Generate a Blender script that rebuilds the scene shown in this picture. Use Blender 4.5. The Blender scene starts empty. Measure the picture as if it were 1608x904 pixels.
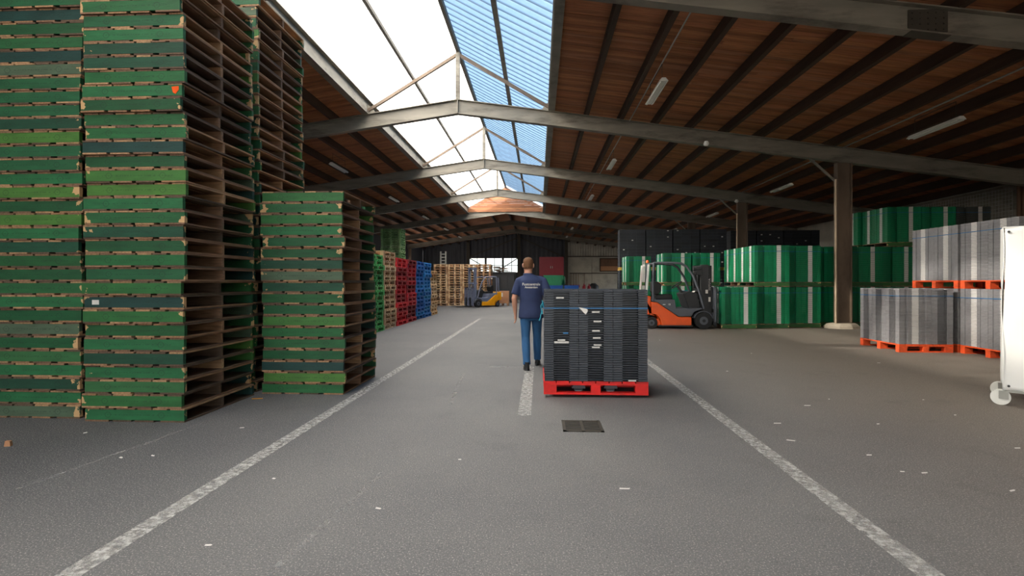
import bpy, bmesh, math, random
from mathutils import Vector, Matrix
random.seed(7)
R = math.radians
sc = bpy.context.scene
COL = sc.collection

# ------------------------------------------------------------------ camera, sky, sun, exposure
F, CX, HY, H = 805.0, 804.0, 443.0, 1.35
YAW = R(2.99)
cd = bpy.data.cameras.new('camera'); cam = bpy.data.objects.new('camera', cd); COL.objects.link(cam)
cd.sensor_width = 36; cd.lens = 36 * F / 1608; cd.shift_y = (HY - 452) / 1608
cd.clip_end = 500; cam.location = (0, 0, H); cam.rotation_euler = (R(90), 0, YAW)
sc.camera = cam
w = bpy.data.worlds.new('sky'); sc.world = w; w.use_nodes = True
nt = w.node_tree; bg = nt.nodes['Background']
sk = nt.nodes.new('ShaderNodeTexSky'); sk.sky_type = 'NISHITA'; sk.sun_disc = False
sk.sun_elevation = R(31); sk.sun_rotation = R(-105); sk.air_density = 1.2; sk.dust_density = 2.5
bw = nt.nodes.new('ShaderNodeMixRGB'); bw.blend_type = 'MIX'; bw.inputs[0].default_value = .35
bw.inputs[2].default_value = (7, 7, 7, 1)
nt.links.new(sk.outputs[0], bw.inputs[1]); nt.links.new(bw.outputs[0], bg.inputs[0]); bg.inputs[1].default_value = .32
sd = bpy.data.lights.new('sun', 'SUN'); sd.energy = 14.0; sd.angle = R(1.5); sd.color = (1, .93, .82)
sun = bpy.data.objects.new('sun', sd); COL.objects.link(sun)
sun.rotation_euler = Vector((math.sin(R(-105)) * -math.cos(R(31)), -math.cos(R(-105)) * math.cos(R(31)), -math.sin(R(31)))).to_track_quat('-Z', 'Y').to_euler()
sc.view_settings.view_transform = 'Standard'; sc.view_settings.look = 'None'
sc.view_settings.gamma = 1; sc.view_settings.use_curve_mapping = False
sc.view_settings.exposure = 1.0
sc.cycles.max_bounces = 8; sc.cycles.diffuse_bounces = 5; sc.cycles.transparent_max_bounces = 12
sc.cycles.sample_clamp_indirect = 8; sc.cycles.caustics_reflective = False; sc.cycles.caustics_refractive = False

# ------------------------------------------------------------------ pixel -> place
fw = Vector((-math.sin(YAW), math.cos(YAW), 0)); rt = Vector((math.cos(YAW), math.sin(YAW), 0))
def P(px, d): return fw * d + rt * ((px - CX) / F * d)            # a direction at a known depth
def G(px, py): return P(px, F * H / (py - HY))                    # a point on the ground

# ------------------------------------------------------------------ mesh builder
class MB:
    def __init__(s): s.v = []; s.f = []; s.m = []; s.sm = []
    def add(s, vs, fs, m=0, smooth=False):
        b = len(s.v); s.v += [tuple(v) for v in vs]
        for f in fs: s.f.append(tuple(b + i for i in f)); s.m.append(m); s.sm.append(smooth)
    def box(s, x0, x1, y0, y1, z0, z1, m=0):
        s.add([(x0,y0,z0),(x1,y0,z0),(x1,y1,z0),(x0,y1,z0),(x0,y0,z1),(x1,y0,z1),(x1,y1,z1),(x0,y1,z1)],
              [(0,3,2,1),(4,5,6,7),(0,1,5,4),(1,2,6,5),(2,3,7,6),(3,0,4,7)], m)
    def bar(s, p0, p1, wd, ht, m=0, up=(0,0,1)):                     # box along p0->p1
        p0 = Vector(p0); p1 = Vector(p1); d = (p1 - p0).normalized(); up = Vector(up)
        if abs(d.dot(up)) > .98: up = Vector((0,1,0))
        a = d.cross(up).normalized(); b = a.cross(d).normalized()
        vs = [p + a * (wd/2*i) + b * (ht/2*j) for p in (p0, p1) for i, j in ((-1,-1),(1,-1),(1,1),(-1,1))]
        s.add(vs, [(0,1,2,3),(7,6,5,4),(0,4,5,1),(1,5,6,2),(2,6,7,3),(3,7,4,0)], m)
    def cyl(s, p0, p1, r, n=12, m=0, r1=None, smooth=True):
        p0 = Vector(p0); p1 = Vector(p1); d = (p1 - p0).normalized()
        u = Vector((0,0,1)) if abs(d.z) < .9 else Vector((1,0,0)); a = d.cross(u).normalized(); b = a.cross(d)
        r1 = r if r1 is None else r1; vs = []
        for p, q in ((p0, r), (p1, r1)):
            for k in range(n):
                t = 2*math.pi*k/n; vs.append(p + a*(q*math.cos(t)) + b*(q*math.sin(t)))
        s.add(vs, [(k, (k+1)%n, n+(k+1)%n, n+k) for k in range(n)], m, smooth)
        s.add(vs[:n], [tuple(range(n-1,-1,-1))], m); s.add(vs[n:], [tuple(range(n))], m)
    def tube(s, pts, r, n=8, m=0, radii=None, ell=None, cap=True):
        pts = [Vector(p) for p in pts]; vs = []; N = len(pts)
        up = None
        for i, p in enumerate(pts):
            d = (pts[min(i+1,N-1)] - pts[max(i-1,0)]).normalized()
            if up is None: up = Vector((0,0,1)) if abs(d.z) < .8 else Vector((0,1,0))
            a = d.cross(up).normalized(); b = a.cross(d).normalized(); up = b
            q = radii[i] if radii else r
            qa, qb = (q if isinstance(q, tuple) else (q, q))
            for k in range(n):
                t = 2*math.pi*k/n; vs.append(p + a*(qa*math.cos(t)) + b*(qb*math.sin(t)))
        fs = [(i*n+k, i*n+(k+1)%n, (i+1)*n+(k+1)%n, (i+1)*n+k) for i in range(N-1) for k in range(n)]
        s.add(vs, fs, m, True)
        if cap: s.add(vs[:n], [tuple(range(n-1,-1,-1))], m); s.add(vs[-n:], [tuple(range(n))], m)
    def prism(s, poly, y0, y1, m=0):                                 # polygon in XZ extruded along Y
        n = len(poly); vs = [(x,y0,z) for x,z in poly] + [(x,y1,z) for x,z in poly]
        s.add(vs, [tuple(range(n)), tuple(range(2*n-1,n-1,-1))] + [(k,n+k,n+(k+1)%n,(k+1)%n) for k in range(n)], m)
    def rings(s, rg, m=0, n=16):                                     # horizontal ellipses (cx,cy,z,rx,ry)
        vs = []
        for cx, cy, z, rx, ry in rg:
            for k in range(n):
                t = 2*math.pi*k/n; vs.append((cx+rx*math.cos(t), cy+ry*math.sin(t), z))
        N = len(rg)
        s.add(vs, [(i*n+k, i*n+(k+1)%n, (i+1)*n+(k+1)%n, (i+1)*n+k) for i in range(N-1) for k in range(n)], m, True)
        s.add(vs[:n], [tuple(range(n-1,-1,-1))], m); s.add(vs[-n:], [tuple(range(n))], m)
    def mesh(s, name, mats):
        me = bpy.data.meshes.new(name); me.from_pydata(s.v, [], s.f)
        for mt in (mats if isinstance(mats, (list, tuple)) else [mats]): me.materials.append(mt)
        me.polygons.foreach_set('material_index', s.m); me.polygons.foreach_set('use_smooth', s.sm)
        bm = bmesh.new(); bm.from_mesh(me); bmesh.ops.recalc_face_normals(bm, faces=bm.faces); bm.to_mesh(me); bm.free()
        me.update(); return me
    def build(s, name, mats, parent=None, loc=(0,0,0), rz=0, color=None):
        return put(name, s.mesh(name, mats), parent, loc, rz, color)
def put(name, me, parent=None, loc=(0,0,0), rz=0, color=None, label=None, cat=None, group=None, kind=None):
    o = bpy.data.objects.new(name, me); COL.objects.link(o); o.parent = parent
    o.location = loc; o.rotation_euler = (0,0,rz)
    if color: o.color = (*color, 1)
    return tag(o, label, cat, group, kind)
def tag(o, label=None, cat=None, group=None, kind=None):
    if label: o['label'] = label
    if cat: o['category'] = cat
    if group: o['group'] = group
    if kind: o['kind'] = kind
    return o
def thing(name, label, cat, loc=(0,0,0), rz=0, group=None, kind=None):
    return put(name, None, None, loc, rz, None, label, cat, group, kind)
def bevel(o, wd=.01, seg=2):
    m = o.modifiers.new('bevel', 'BEVEL'); m.width = wd; m.segments = seg; m.limit_method = 'ANGLE'; return o
def bake(o):                                                         # apply the modifiers
    dg = bpy.context.evaluated_depsgraph_get(); me = bpy.data.meshes.new_from_object(o.evaluated_get(dg))
    o.modifiers.clear(); o.data = me; return o
ONES = 'zeroth first second third fourth fifth sixth seventh eighth ninth tenth eleventh twelfth thirteenth fourteenth fifteenth sixteenth seventeenth eighteenth nineteenth'.split()
def nth(n):
    if n < 20: return ONES[n]
    t, o = divmod(n, 10); T = {2:'twent',3:'thirt',4:'fort'}[t]
    return T + ('ieth' if o == 0 else 'y-' + ONES[o])
def lin(r, g, b):
    return tuple(((c/255)/12.92 if c/255 <= .04045 else ((c/255+.055)/1.055)**2.4) for c in (r, g, b))
def sh(c, k): return tuple(min(1, x*k) for x in c)

# ------------------------------------------------------------------ materials
def mat(name, col=(.5,.5,.5), rough=.6, metal=0, var=.15, scale=6, stretch=(1,1,1), bump=0, bscale=None, objcol=False, spec=.5, dirt=None, dirt_amt=.5, dirt_scale=2.5, coord='Object', randvar=0):
    m = bpy.data.materials.new(name); m.use_nodes = True; N = m.node_tree.nodes; L = m.node_tree.links
    b = N['Principled BSDF']; b.inputs['Roughness'].default_value = rough; b.inputs['Metallic'].default_value = metal
    b.inputs['Specular IOR Level'].default_value = spec
    tc = N.new('ShaderNodeTexCoord'); mp = N.new('ShaderNodeMapping'); mp.inputs['Scale'].default_value = stretch
    L.new(tc.outputs[coord], mp.inputs['Vector'])
    oi = N.new('ShaderNodeObjectInfo')
    ad = N.new('ShaderNodeVectorMath'); ad.operation = 'ADD'                  # no two objects share their grain
    ml = N.new('ShaderNodeMath'); ml.operation = 'MULTIPLY'; ml.inputs[1].default_value = 37 if coord == 'Object' else 0
    L.new(oi.outputs['Random'], ml.inputs[0]); L.new(mp.outputs[0], ad.inputs[0]); L.new(ml.outputs[0], ad.inputs[1])
    nz = N.new('ShaderNodeTexNoise'); nz.inputs['Scale'].default_value = scale; nz.inputs['Detail'].default_value = 5
    L.new(ad.outputs[0], nz.inputs['Vector'])
    rp = N.new('ShaderNodeMapRange'); rp.inputs[1].default_value = .25; rp.inputs[2].default_value = .75
    rp.inputs[3].default_value = 1 - var; rp.inputs[4].default_value = 1 + var; L.new(nz.outputs['Fac'], rp.inputs[0])
    mx = N.new('ShaderNodeVectorMath'); mx.operation = 'SCALE'
    if objcol: L.new(oi.outputs['Color'], mx.inputs[0])
    else: mx.inputs[0].default_value = col
    L.new(rp.outputs[0], mx.inputs['Scale']); out = mx.outputs[0]
    if randvar:
        r2 = N.new('ShaderNodeMapRange'); r2.inputs[3].default_value = 1 - randvar; r2.inputs[4].default_value = 1 + randvar
        L.new(oi.outputs['Random'], r2.inputs[0]); m2 = N.new('ShaderNodeVectorMath'); m2.operation = 'SCALE'
        L.new(out, m2.inputs[0]); L.new(r2.outputs[0], m2.inputs['Scale']); out = m2.outputs[0]
    if dirt:
        n2 = N.new('ShaderNodeTexNoise'); n2.inputs['Scale'].default_value = dirt_scale; n2.inputs['Detail'].default_value = 8; n2.inputs['Roughness'].default_value = .7
        L.new(ad.outputs[0], n2.inputs['Vector'])
        r3 = N.new('ShaderNodeMapRange'); r3.inputs[1].default_value = .5; r3.inputs[2].default_value = .72; r3.inputs[4].default_value = dirt_amt; L.new(n2.outputs['Fac'], r3.inputs[0])
        mi = N.new('ShaderNodeMixRGB'); mi.inputs[2].default_value = (*dirt, 1); L.new(r3.outputs[0], mi.inputs[0]); L.new(out, mi.inputs[1]); out = mi.outputs[0]
    L.new(out, b.inputs['Base Color'])
    if bump:
        n3 = N.new('ShaderNodeTexNoise'); n3.inputs['Scale'].default_value = bscale or scale*2; L.new(ad.outputs[0], n3.inputs['Vector'])
        bp = N.new('ShaderNodeBump'); bp.inputs['Strength'].default_value = bump; bp.inputs['Distance'].default_value = .01
        L.new(n3.outputs['Fac'], bp.inputs['Height']); L.new(bp.outputs[0], b.inputs['Normal'])
    m['out'] = ''; return m
WOODC = lin(168,128,92)
M = {}
M['wood'] = mat('weathered_wood', objcol=True, rough=.8, var=.35, scale=9, stretch=(6,.7,6), bump=.3, bscale=30, dirt=lin(70,52,40), dirt_amt=.5)
M['wood_x'] = mat('weathered_wood_cross', objcol=True, rough=.8, var=.35, scale=9, stretch=(.7,6,6), bump=.3, bscale=30, dirt=lin(70,52,40), dirt_amt=.5)
M['painted'] = mat('painted_pallet', objcol=True, rough=.7, var=.25, scale=7, bump=.2, dirt=lin(60,50,38), dirt_amt=.4, dirt_scale=5)
M['plankroof'] = mat('roof_plank', objcol=True, rough=.75, var=.3, scale=4, stretch=(.5,7,5), bump=.25, bscale=12, dirt=lin(50,26,14), dirt_amt=.6, dirt_scale=1.3)
M['steel'] = mat('weathered_steel_paint', lin(128,123,113), rough=.6, var=.2, scale=2, stretch=(.6,1,3), dirt=lin(60,50,40), dirt_amt=.85, dirt_scale=1.2, coord='Object')
M['steel_dk'] = mat('dark_steel', lin(64,58,50), rough=.65, var=.2, scale=3, dirt=lin(40,32,26), dirt_amt=.5)
M['column'] = mat('brown_column_paint', lin(104,88,74), rough=.6, var=.2, scale=2, stretch=(1,1,.4), dirt=lin(64,50,40), dirt_amt=.7, dirt_scale=1.5)
M['purlin'] = mat('dark_purlin', lin(66,48,36), rough=.8, var=.25, scale=3, stretch=(4,.5,4))
M['tray'] = mat('tray_plastic', objcol=True, rough=.42, var=.12, scale=12, bump=.15, bscale=60)
M['tray_in'] = mat('tray_shadow_slot', objcol=True, rough=.7, var=.1)
M['label_strip'] = mat('white_tray_panel', lin(226,223,221), rough=.5, var=.06)
M['white'] = mat('white_enamel', lin(225,225,220), rough=.4, var=.05)
M['paper'] = mat('paper', lin(214,210,204), rough=.8, var=.05)
M['black'] = mat('black_rubber', lin(30,30,31), rough=.7, var=.2)
M['darkplast'] = mat('dark_plastic', lin(40,41,44), rough=.5, var=.15)
M['chrome'] = mat('bright_metal', lin(170,170,170), rough=.35, metal=.9, var=.1)
M['orange'] = mat('orange_paint', lin(240,92,28), rough=.35, var=.06, scale=3, dirt=lin(120,60,30), dirt_amt=.25)
M['yellow'] = mat('yellow_paint', lin(245,165,15), rough=.35, var=.06)
M['greypaint'] = mat('slate_paint', lin(84,88,96), rough=.4, var=.08)
M['bluegrey'] = mat('blue_grey_paint', lin(112,118,140), rough=.45, var=.08)
M['seat'] = mat('black_vinyl', lin(32,32,34), rough=.5, var=.1)
M['bluestrap'] = mat('blue_strap', lin(40,110,165), rough=.5, var=.05)
M['teal'] = mat('teal_strap', lin(50,160,185), rough=.5, var=.05)
M['beige'] = mat('beige_pipe', lin(196,174,150), rough=.6, var=.1)
M['stone'] = mat('rough_concrete', lin(190,178,160), rough=.9, var=.2, bump=.6, bscale=14)
M['concrete'] = mat('concrete_panel', lin(176,172,162), rough=.9, var=.15, scale=1.2, dirt=lin(105,100,92), dirt_amt=.5, dirt_scale=.8)
M['clad'] = mat('dark_cladding', lin(66,68,76), rough=.6, var=.12, scale=1)
M['clad_brown'] = mat('brown_cladding', lin(110,82,64), rough=.8, var=.25, scale=3, stretch=(3,3,.4))
M['brick'] = mat('grey_blockwork', objcol=True, rough=.9, var=.2, scale=5, bump=.3)
M['skin'] = mat('skin', lin(205,150,125), rough=.55, var=.05)
M['navy'] = mat('navy_cotton', lin(44,56,92), rough=.85, var=.12, scale=9, bump=.5, bscale=9)
M['denim'] = mat('denim', lin(46,94,140), rough=.85, var=.22, scale=8, stretch=(1,1,.5), bump=.4, bscale=14)
M['hair'] = mat('short_hair', lin(112,76,50), rough=.85, var=.3, scale=60)
M['tarp'] = mat('white_tarpaulin', lin(238,238,236), rough=.6, var=.03, scale=2, bump=.35, bscale=5)
M['redmetal'] = mat('red_sheet', lin(150,22,44), rough=.45, var=.06)
M['greenp'] = mat('green_plastic', lin(40,140,95), rough=.45, var=.08)
M['bluep'] = mat('blue_plastic', lin(20,90,180), rough=.45, var=.08)
M['card'] = mat('cardboard', lin(180,130,95), rough=.8, var=.08)
M['ground'] = mat('outside_ground', lin(140,136,128), rough=.9, var=.15, scale=.6)
M['galv'] = mat('galvanised_tube', lin(165,165,160), rough=.4, metal=.6, var=.1)

def stringer_paint():                                                # green stringer: paint, stamps, chipped ends
    m = mat('stringer_paint', objcol=True, rough=.65, var=.22, scale=6, stretch=(.8,1,3), bump=.25, bscale=25)
    N = m.node_tree.nodes; L = m.node_tree.links; b = N['Principled BSDF']; src = b.inputs['Base Color'].links[0].from_socket
    tc = N.new('ShaderNodeTexCoord'); sp = N.new('ShaderNodeSeparateXYZ'); L.new(tc.outputs['Object'], sp.inputs[0])
    def mth(op, a, bb=None, c=None):
        n = N.new('ShaderNodeMath'); n.operation = op
        for i, v in enumerate((a, bb, c)):
            if v is None: continue
            if isinstance(v, (int, float)): n.inputs[i].default_value = v
            else: L.new(v, n.inputs[i])
        return n.outputs[0]
    x, z = sp.outputs['X'], sp.outputs['Z']
    ax = mth('ABSOLUTE', x)
    dx = mth('SUBTRACT', ax, .27); r = mth('SQRT', mth('ADD', mth('MULTIPLY', dx, dx), mth('MULTIPLY', z, z)))
    ring = mth('LESS_THAN', mth('ABSOLUTE', mth('SUBTRACT', r, .027)), .0035)
    dot = mth('LESS_THAN', r, .006)
    line = mth('MULTIPLY', mth('LESS_THAN', mth('ABSOLUTE', z), .005), mth('MULTIPLY', mth('LESS_THAN', ax, .38), mth('GREATER_THAN', r, .027)))
    nz = N.new('ShaderNodeTexNoise'); nz.inputs['Scale'].default_value = 45; L.new(tc.outputs['Object'], nz.inputs[0])
    mark = mth('MULTIPLY', mth('MAXIMUM', mth('MAXIMUM', ring, dot), mth('MULTIPLY', line, mth('GREATER_THAN', nz.outputs['Fac'], .5))), .4)
    mi = N.new('ShaderNodeMixRGB'); mi.inputs[2].default_value = (.01,.02,.015,1); L.new(mark, mi.inputs[0]); L.new(src, mi.inputs[1])
    oi = N.new('ShaderNodeObjectInfo'); ad = N.new('ShaderNodeVectorMath'); ad.operation = 'ADD'
    sc2 = N.new('ShaderNodeMath'); sc2.operation = 'MULTIPLY'; sc2.inputs[1].default_value = 51; L.new(oi.outputs['Random'], sc2.inputs[0])
    L.new(tc.outputs['Object'], ad.inputs[0]); L.new(sc2.outputs[0], ad.inputs[1])
    n2 = N.new('ShaderNodeTexNoise'); n2.inputs['Scale'].default_value = 11; n2.inputs['Detail'].default_value = 4; L.new(ad.outputs[0], n2.inputs[0])
    end = mth('MULTIPLY', mth('SUBTRACT', ax, .36), 1.9)                  # wear grows towards the knocked ends
    chip = mth('GREATER_THAN', mth('ADD', n2.outputs['Fac'], mth('MAXIMUM', end, 0)), mth('MULTIPLY_ADD', oi.outputs['Random'], .12, .76))
    m2 = N.new('ShaderNodeMixRGB'); m2.inputs[2].default_value = (*lin(196,158,112),1); L.new(chip, m2.inputs[0]); L.new(mi.outputs[0], m2.inputs[1])
    L.new(m2.outputs[0], b.inputs['Base Color']); return m
M['stringer'] = stringer_paint()

def asphalt():
    m = bpy.data.materials.new('worn_asphalt'); m.use_nodes = True; N = m.node_tree.nodes; L = m.node_tree.links
    b = N['Principled BSDF']; tc = N.new('ShaderNodeTexCoord'); b.inputs['Specular IOR Level'].default_value = .35
    def noise(s, d=4, r=.6):
        n = N.new('ShaderNodeTexNoise'); n.inputs['Scale'].default_value = s; n.inputs['Detail'].default_value = d; n.inputs['Roughness'].default_value = r
        L.new(tc.outputs['Object'], n.inputs[0]); return n.outputs['Fac']
    def rng(v, a, bb, c, d):
        n = N.new('ShaderNodeMapRange'); n.inputs[1].default_value = a; n.inputs[2].default_value = bb; n.inputs[3].default_value = c; n.inputs[4].default_value = d
        L.new(v, n.inputs[0]); return n.outputs[0]
    def mix(f, a, c):
        n = N.new('ShaderNodeMixRGB'); L.new(f, n.inputs[0])
        for i, v in ((1, a), (2, c)):
            if isinstance(v, tuple): n.inputs[i].default_value = (*v, 1)
            else: L.new(v, n.inputs[i])
        return n.outputs[0]
    base = mix(rng(noise(.35, 5), .3, .7, 0, 1), lin(92,92,94), lin(114,113,111))
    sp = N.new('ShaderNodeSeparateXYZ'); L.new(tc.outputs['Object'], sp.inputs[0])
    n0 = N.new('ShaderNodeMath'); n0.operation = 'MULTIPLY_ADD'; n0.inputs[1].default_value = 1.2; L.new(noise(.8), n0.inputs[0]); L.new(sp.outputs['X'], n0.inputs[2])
    base = mix(rng(n0.outputs[0], 2.2, 5.5, 0, .85), base, lin(118,108,97))             # warm bounced light painted into the floor right of the lane
    base = mix(rng(n0.outputs[0], -3.6, -.8, .85, 0), base, lin(58,59,64))           # darker tone towards the left side
    base = mix(rng(noise(110, 3, .7), .55, .68, 0, .85), base, lin(186,180,172))       # light aggregate
    base = mix(rng(noise(70, 3), .28, .42, .6, 0), base, lin(44,44,46))
    base = mix(rng(noise(1.6, 8, .75), .56, .78, 0, .35), base, lin(52,52,54))         # oil and tyre stains
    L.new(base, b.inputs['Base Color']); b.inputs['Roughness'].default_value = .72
    bp = N.new('ShaderNodeBump'); bp.inputs['Strength'].default_value = .5; bp.inputs['Distance'].default_value = .006
    L.new(noise(90, 3), bp.inputs['Height']); L.new(bp.outputs[0], b.inputs['Normal']); return m
M['asphalt'] = asphalt()
def worn_paint(name, col, keep, scale=22):
    m = bpy.data.materials.new(name); m.use_nodes = True; N = m.node_tree.nodes; L = m.node_tree.links; b = N['Principled BSDF']
    b.inputs['Base Color'].default_value = (*col, 1); b.inputs['Roughness'].default_value = .8
    tc = N.new('ShaderNodeTexCoord'); n = N.new('ShaderNodeTexNoise'); n.inputs['Scale'].default_value = scale; n.inputs['Detail'].default_value = 8; n.inputs['Roughness'].default_value = .75
    L.new(tc.outputs['Object'], n.inputs[0]); r = N.new('ShaderNodeMapRange'); r.inputs[1].default_value = keep - .09; r.inputs[2].default_value = keep + .09
    r.inputs[3].default_value = 1; r.inputs[4].default_value = 0; L.new(n.outputs['Fac'], r.inputs[0]); L.new(r.outputs[0], b.inputs['Alpha']); return m
M['line'] = worn_paint('worn_line_paint', lin(172,170,166), .51)
M['scuff'] = worn_paint('faint_scuff', lin(160,158,156), .40, 14)
def pane(name, tint, transl, tcol, gloss=.06):
    m = bpy.data.materials.new(name); m.use_nodes = True; N = m.node_tree.nodes; L = m.node_tree.links
    for n in list(N): N.remove(n)
    o = N.new('ShaderNodeOutputMaterial'); t = N.new('ShaderNodeBsdfTransparent'); t.inputs[0].default_value = (*tint, 1)
    tl = N.new('ShaderNodeBsdfTranslucent'); tl.inputs[0].default_value = (*tcol, 1)
    nz = N.new('ShaderNodeTexNoise'); nz.inputs['Scale'].default_value = 3; nz.inputs['Detail'].default_value = 6
    tc = N.new('ShaderNodeTexCoord'); L.new(tc.outputs['Object'], nz.inputs[0])
    rp = N.new('ShaderNodeMapRange'); rp.inputs[1].default_value = .3; rp.inputs[2].default_value = .7; rp.inputs[3].default_value = max(0, transl-.12); rp.inputs[4].default_value = min(1, transl+.12); L.new(nz.outputs['Fac'], rp.inputs[0])
    a = N.new('ShaderNodeMixShader'); L.new(rp.outputs[0], a.inputs[0]); L.new(t.outputs[0], a.inputs[1]); L.new(tl.outputs[0], a.inputs[2])
    g = N.new('ShaderNodeBsdfGlossy'); g.inputs['Roughness'].default_value = .15
    bb = N.new('ShaderNodeMixShader'); bb.inputs[0].default_value = gloss; L.new(a.outputs[0], bb.inputs[1]); L.new(g.outputs[0], bb.inputs[2])
    L.new(bb.outputs[0], o.inputs[0]); return m
M['pane_blue'] = pane('blue_corrugated_sheet', (.24,.345,.45), .45, (.3,.42,.53))
def valley_shade(m):                                                        # corrugation shading painted into the sheet colour, darker in the valleys
    N = m.node_tree.nodes; L = m.node_tree.links
    tc = N.new('ShaderNodeTexCoord'); sp = N.new('ShaderNodeSeparateXYZ'); L.new(tc.outputs['Object'], sp.inputs[0])
    a = N.new('ShaderNodeMath'); a.operation = 'MULTIPLY'; a.inputs[1].default_value = 2*math.pi/.34; L.new(sp.outputs['Y'], a.inputs[0])
    c = N.new('ShaderNodeMath'); c.operation = 'SINE'; L.new(a.outputs[0], c.inputs[0])
    r = N.new('ShaderNodeMapRange'); r.inputs[1].default_value = -1; r.inputs[2].default_value = -.3; r.inputs[3].default_value = .38; r.inputs[4].default_value = 1; L.new(c.outputs[0], r.inputs[0])
    for n in [n for n in N if n.type in ('BSDF_TRANSPARENT', 'BSDF_TRANSLUCENT')]:
        v = N.new('ShaderNodeVectorMath'); v.operation = 'SCALE'; v.inputs[0].default_value = n.inputs[0].default_value[:3]; L.new(r.outputs[0], v.inputs['Scale']); L.new(v.outputs[0], n.inputs[0])
valley_shade(M['pane_blue'])
M['pane_milk'] = pane('milky_corrugated_sheet', (.9,.9,.88), .9, (.92,.91,.88), .03)
M['glass'] = pane('window_glass', (.85,.9,.93), .02, (.8,.8,.8), .06)

# ------------------------------------------------------------------ hall dimensions
XR, XL, XW = -2.474, -13.9, 15.0          # ridge, left wall, right wall
SL, ZA = .142, 6.93                      # roof pitch, top of rafters at the ridge
FY = [-14.0, -6.6, .9, 8.47, 15.59, 23.1, 30.6, 38.4, 46.0, 53.5]
YB, YF, YL = 61.0, -16.0, 38.3              # end wall, front edge of roof, end of roof light
def zt(x): return ZA - SL * abs(x - XR)
PUR = .25
LW = 2.9                                 # half width of the roof light

# floor and ground
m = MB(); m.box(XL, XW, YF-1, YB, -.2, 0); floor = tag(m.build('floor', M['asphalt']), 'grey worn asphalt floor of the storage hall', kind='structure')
m = MB(); m.box(-150, 150, -120, 200, -.5, -.21); tag(m.build('ground', M['ground']), 'paved ground outside the hall', kind='structure')
def stripe(a, b, wd, mt, name='painted_line'):
    a = Vector(a); b = Vector(b); d = (b - a).normalized(); n = Vector((-d.y, d.x, 0)) * wd/2
    c = (a + b) / 2; mm = MB()
    vs = [v - c for v in (a-n, a+n, b+n, b-n)]; vs = [(v.x, v.y, .0005) for v in vs] + [(v.x, v.y, .0012) for v in vs]
    mm.add(vs, [(0,3,2,1),(4,5,6,7),(0,1,5,4),(1,2,6,5),(2,3,7,6),(3,0,4,7)])
    return mm.build(name, mt, floor, (c.x, c.y, 0))
a, b = G(106, 904), G(754, 500); d = (b-a).normalized(); stripe(a - d*2, b, .12, M['line'])
a, b = G(1463, 904), G(1015, 566); d = (b-a).normalized(); stripe(a - d*2, b + d*16, .125, M['line'])
stripe(G(823, 652), G(832, 575), .135, M['line'])
stripe(G(768, 576), G(848, 574), .16, M['scuff'], 'worn_mark')
stripe(G(420, 904), G(600, 742), .05, M['scuff'], 'tyre_scuff'); stripe(G(706, 636), G(728, 585), .05, M['scuff'], 'tyre_scuff')
stripe(G(20, 770), G(330, 660), .04, M['scuff'], 'tyre_scuff')

# walls
def corr_wall(name, ax, c, lo, hi, z0, z1f, pitch, depth, mt, side):
    mm = MB(); n = int((hi-lo)/pitch)*4; vs = []
    for i in range(n+1):
        t = lo + (hi-lo)*i/n; q = depth if (i % 4) in (1, 2) else 0
        for z in (z0, z1f(t)): vs.append((c+side*q, t, z) if ax == 'x' else (t, c+side*q, z))
    mm.add(vs, [(2*i, 2*i+2, 2*i+3, 2*i+1) for i in range(n)])
    o = mm.build(name, mt); sd = o.modifiers.new('solid', 'SOLIDIFY'); sd.thickness = .03; return o
wl = put('wall_left', None); tag(wl, 'dark ribbed cladding of the left hall wall with a gate opening added for daylight', kind='structure')
for a, b, z0 in ((YF, 43.0, 0), (43.0, 56.0, 3.7), (56.0, YB, 0)):  # unseen gap near the far end, added to let daylight in
    corr_wall('ribbed_sheet', 'x', XL-.05, a, b, z0, lambda t: zt(XL)+.5, .3, .04, M['clad'], -1).parent = wl
m = MB(); m.box(XW+.05, XW+.25, YF, 43, 0, zt(XW)+.5); m.box(XW+.05, XW+.25, 58.5, YB+.3, 0, zt(XW)+.5); m.box(XW+.05, XW+.25, 43, 58.5, 4.1, zt(XW)+.5)  # hidden far opening in this wall is added to brighten the hall end
wr = tag(m.build('wall_right', M['concrete']), 'grey blockwork wall along the right side', kind='structure')
# block courses of the right wall where they show above the trays
k = 0; bm_ = MB(); bm_.box(-.03, .03, -.245, .245, -.095, .095); block = bm_.mesh('block', M['brick'])
for r_ in range(8):
    for j in range(14):
        g = random.uniform(.75, 1.1); put('block', block, wr, (XW+.03, 16.9+.5*j+(.25 if r_ % 2 else 0), 2.95+.2*r_), 0, sh(lin(140,134,124), g))
mm = MB()
for j in range(14): mm.cyl((XW-.06, 14.6+.165*j, 0), (XW-.06, 14.6+.165*j, zt(XW)+.1), .075, 10)
mm.build('brown_ribs', M['clad_brown'], wr)
# wire guard along the right wall
mm = MB()
for j in range(45): mm.cyl((XW-.1, 16.95+.12*j, 2.6), (XW-.1, 16.95+.12*j, 4.35), .006, 5)
for j in range(15): mm.cyl((XW-.1, 16.95, 2.65+.12*j), (XW-.1, 22.3, 2.65+.12*j), .006, 5)
tag(mm.build('wire_guard', M['galv']), 'wire mesh guard in front of the right blockwork wall', 'mesh guard')
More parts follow.
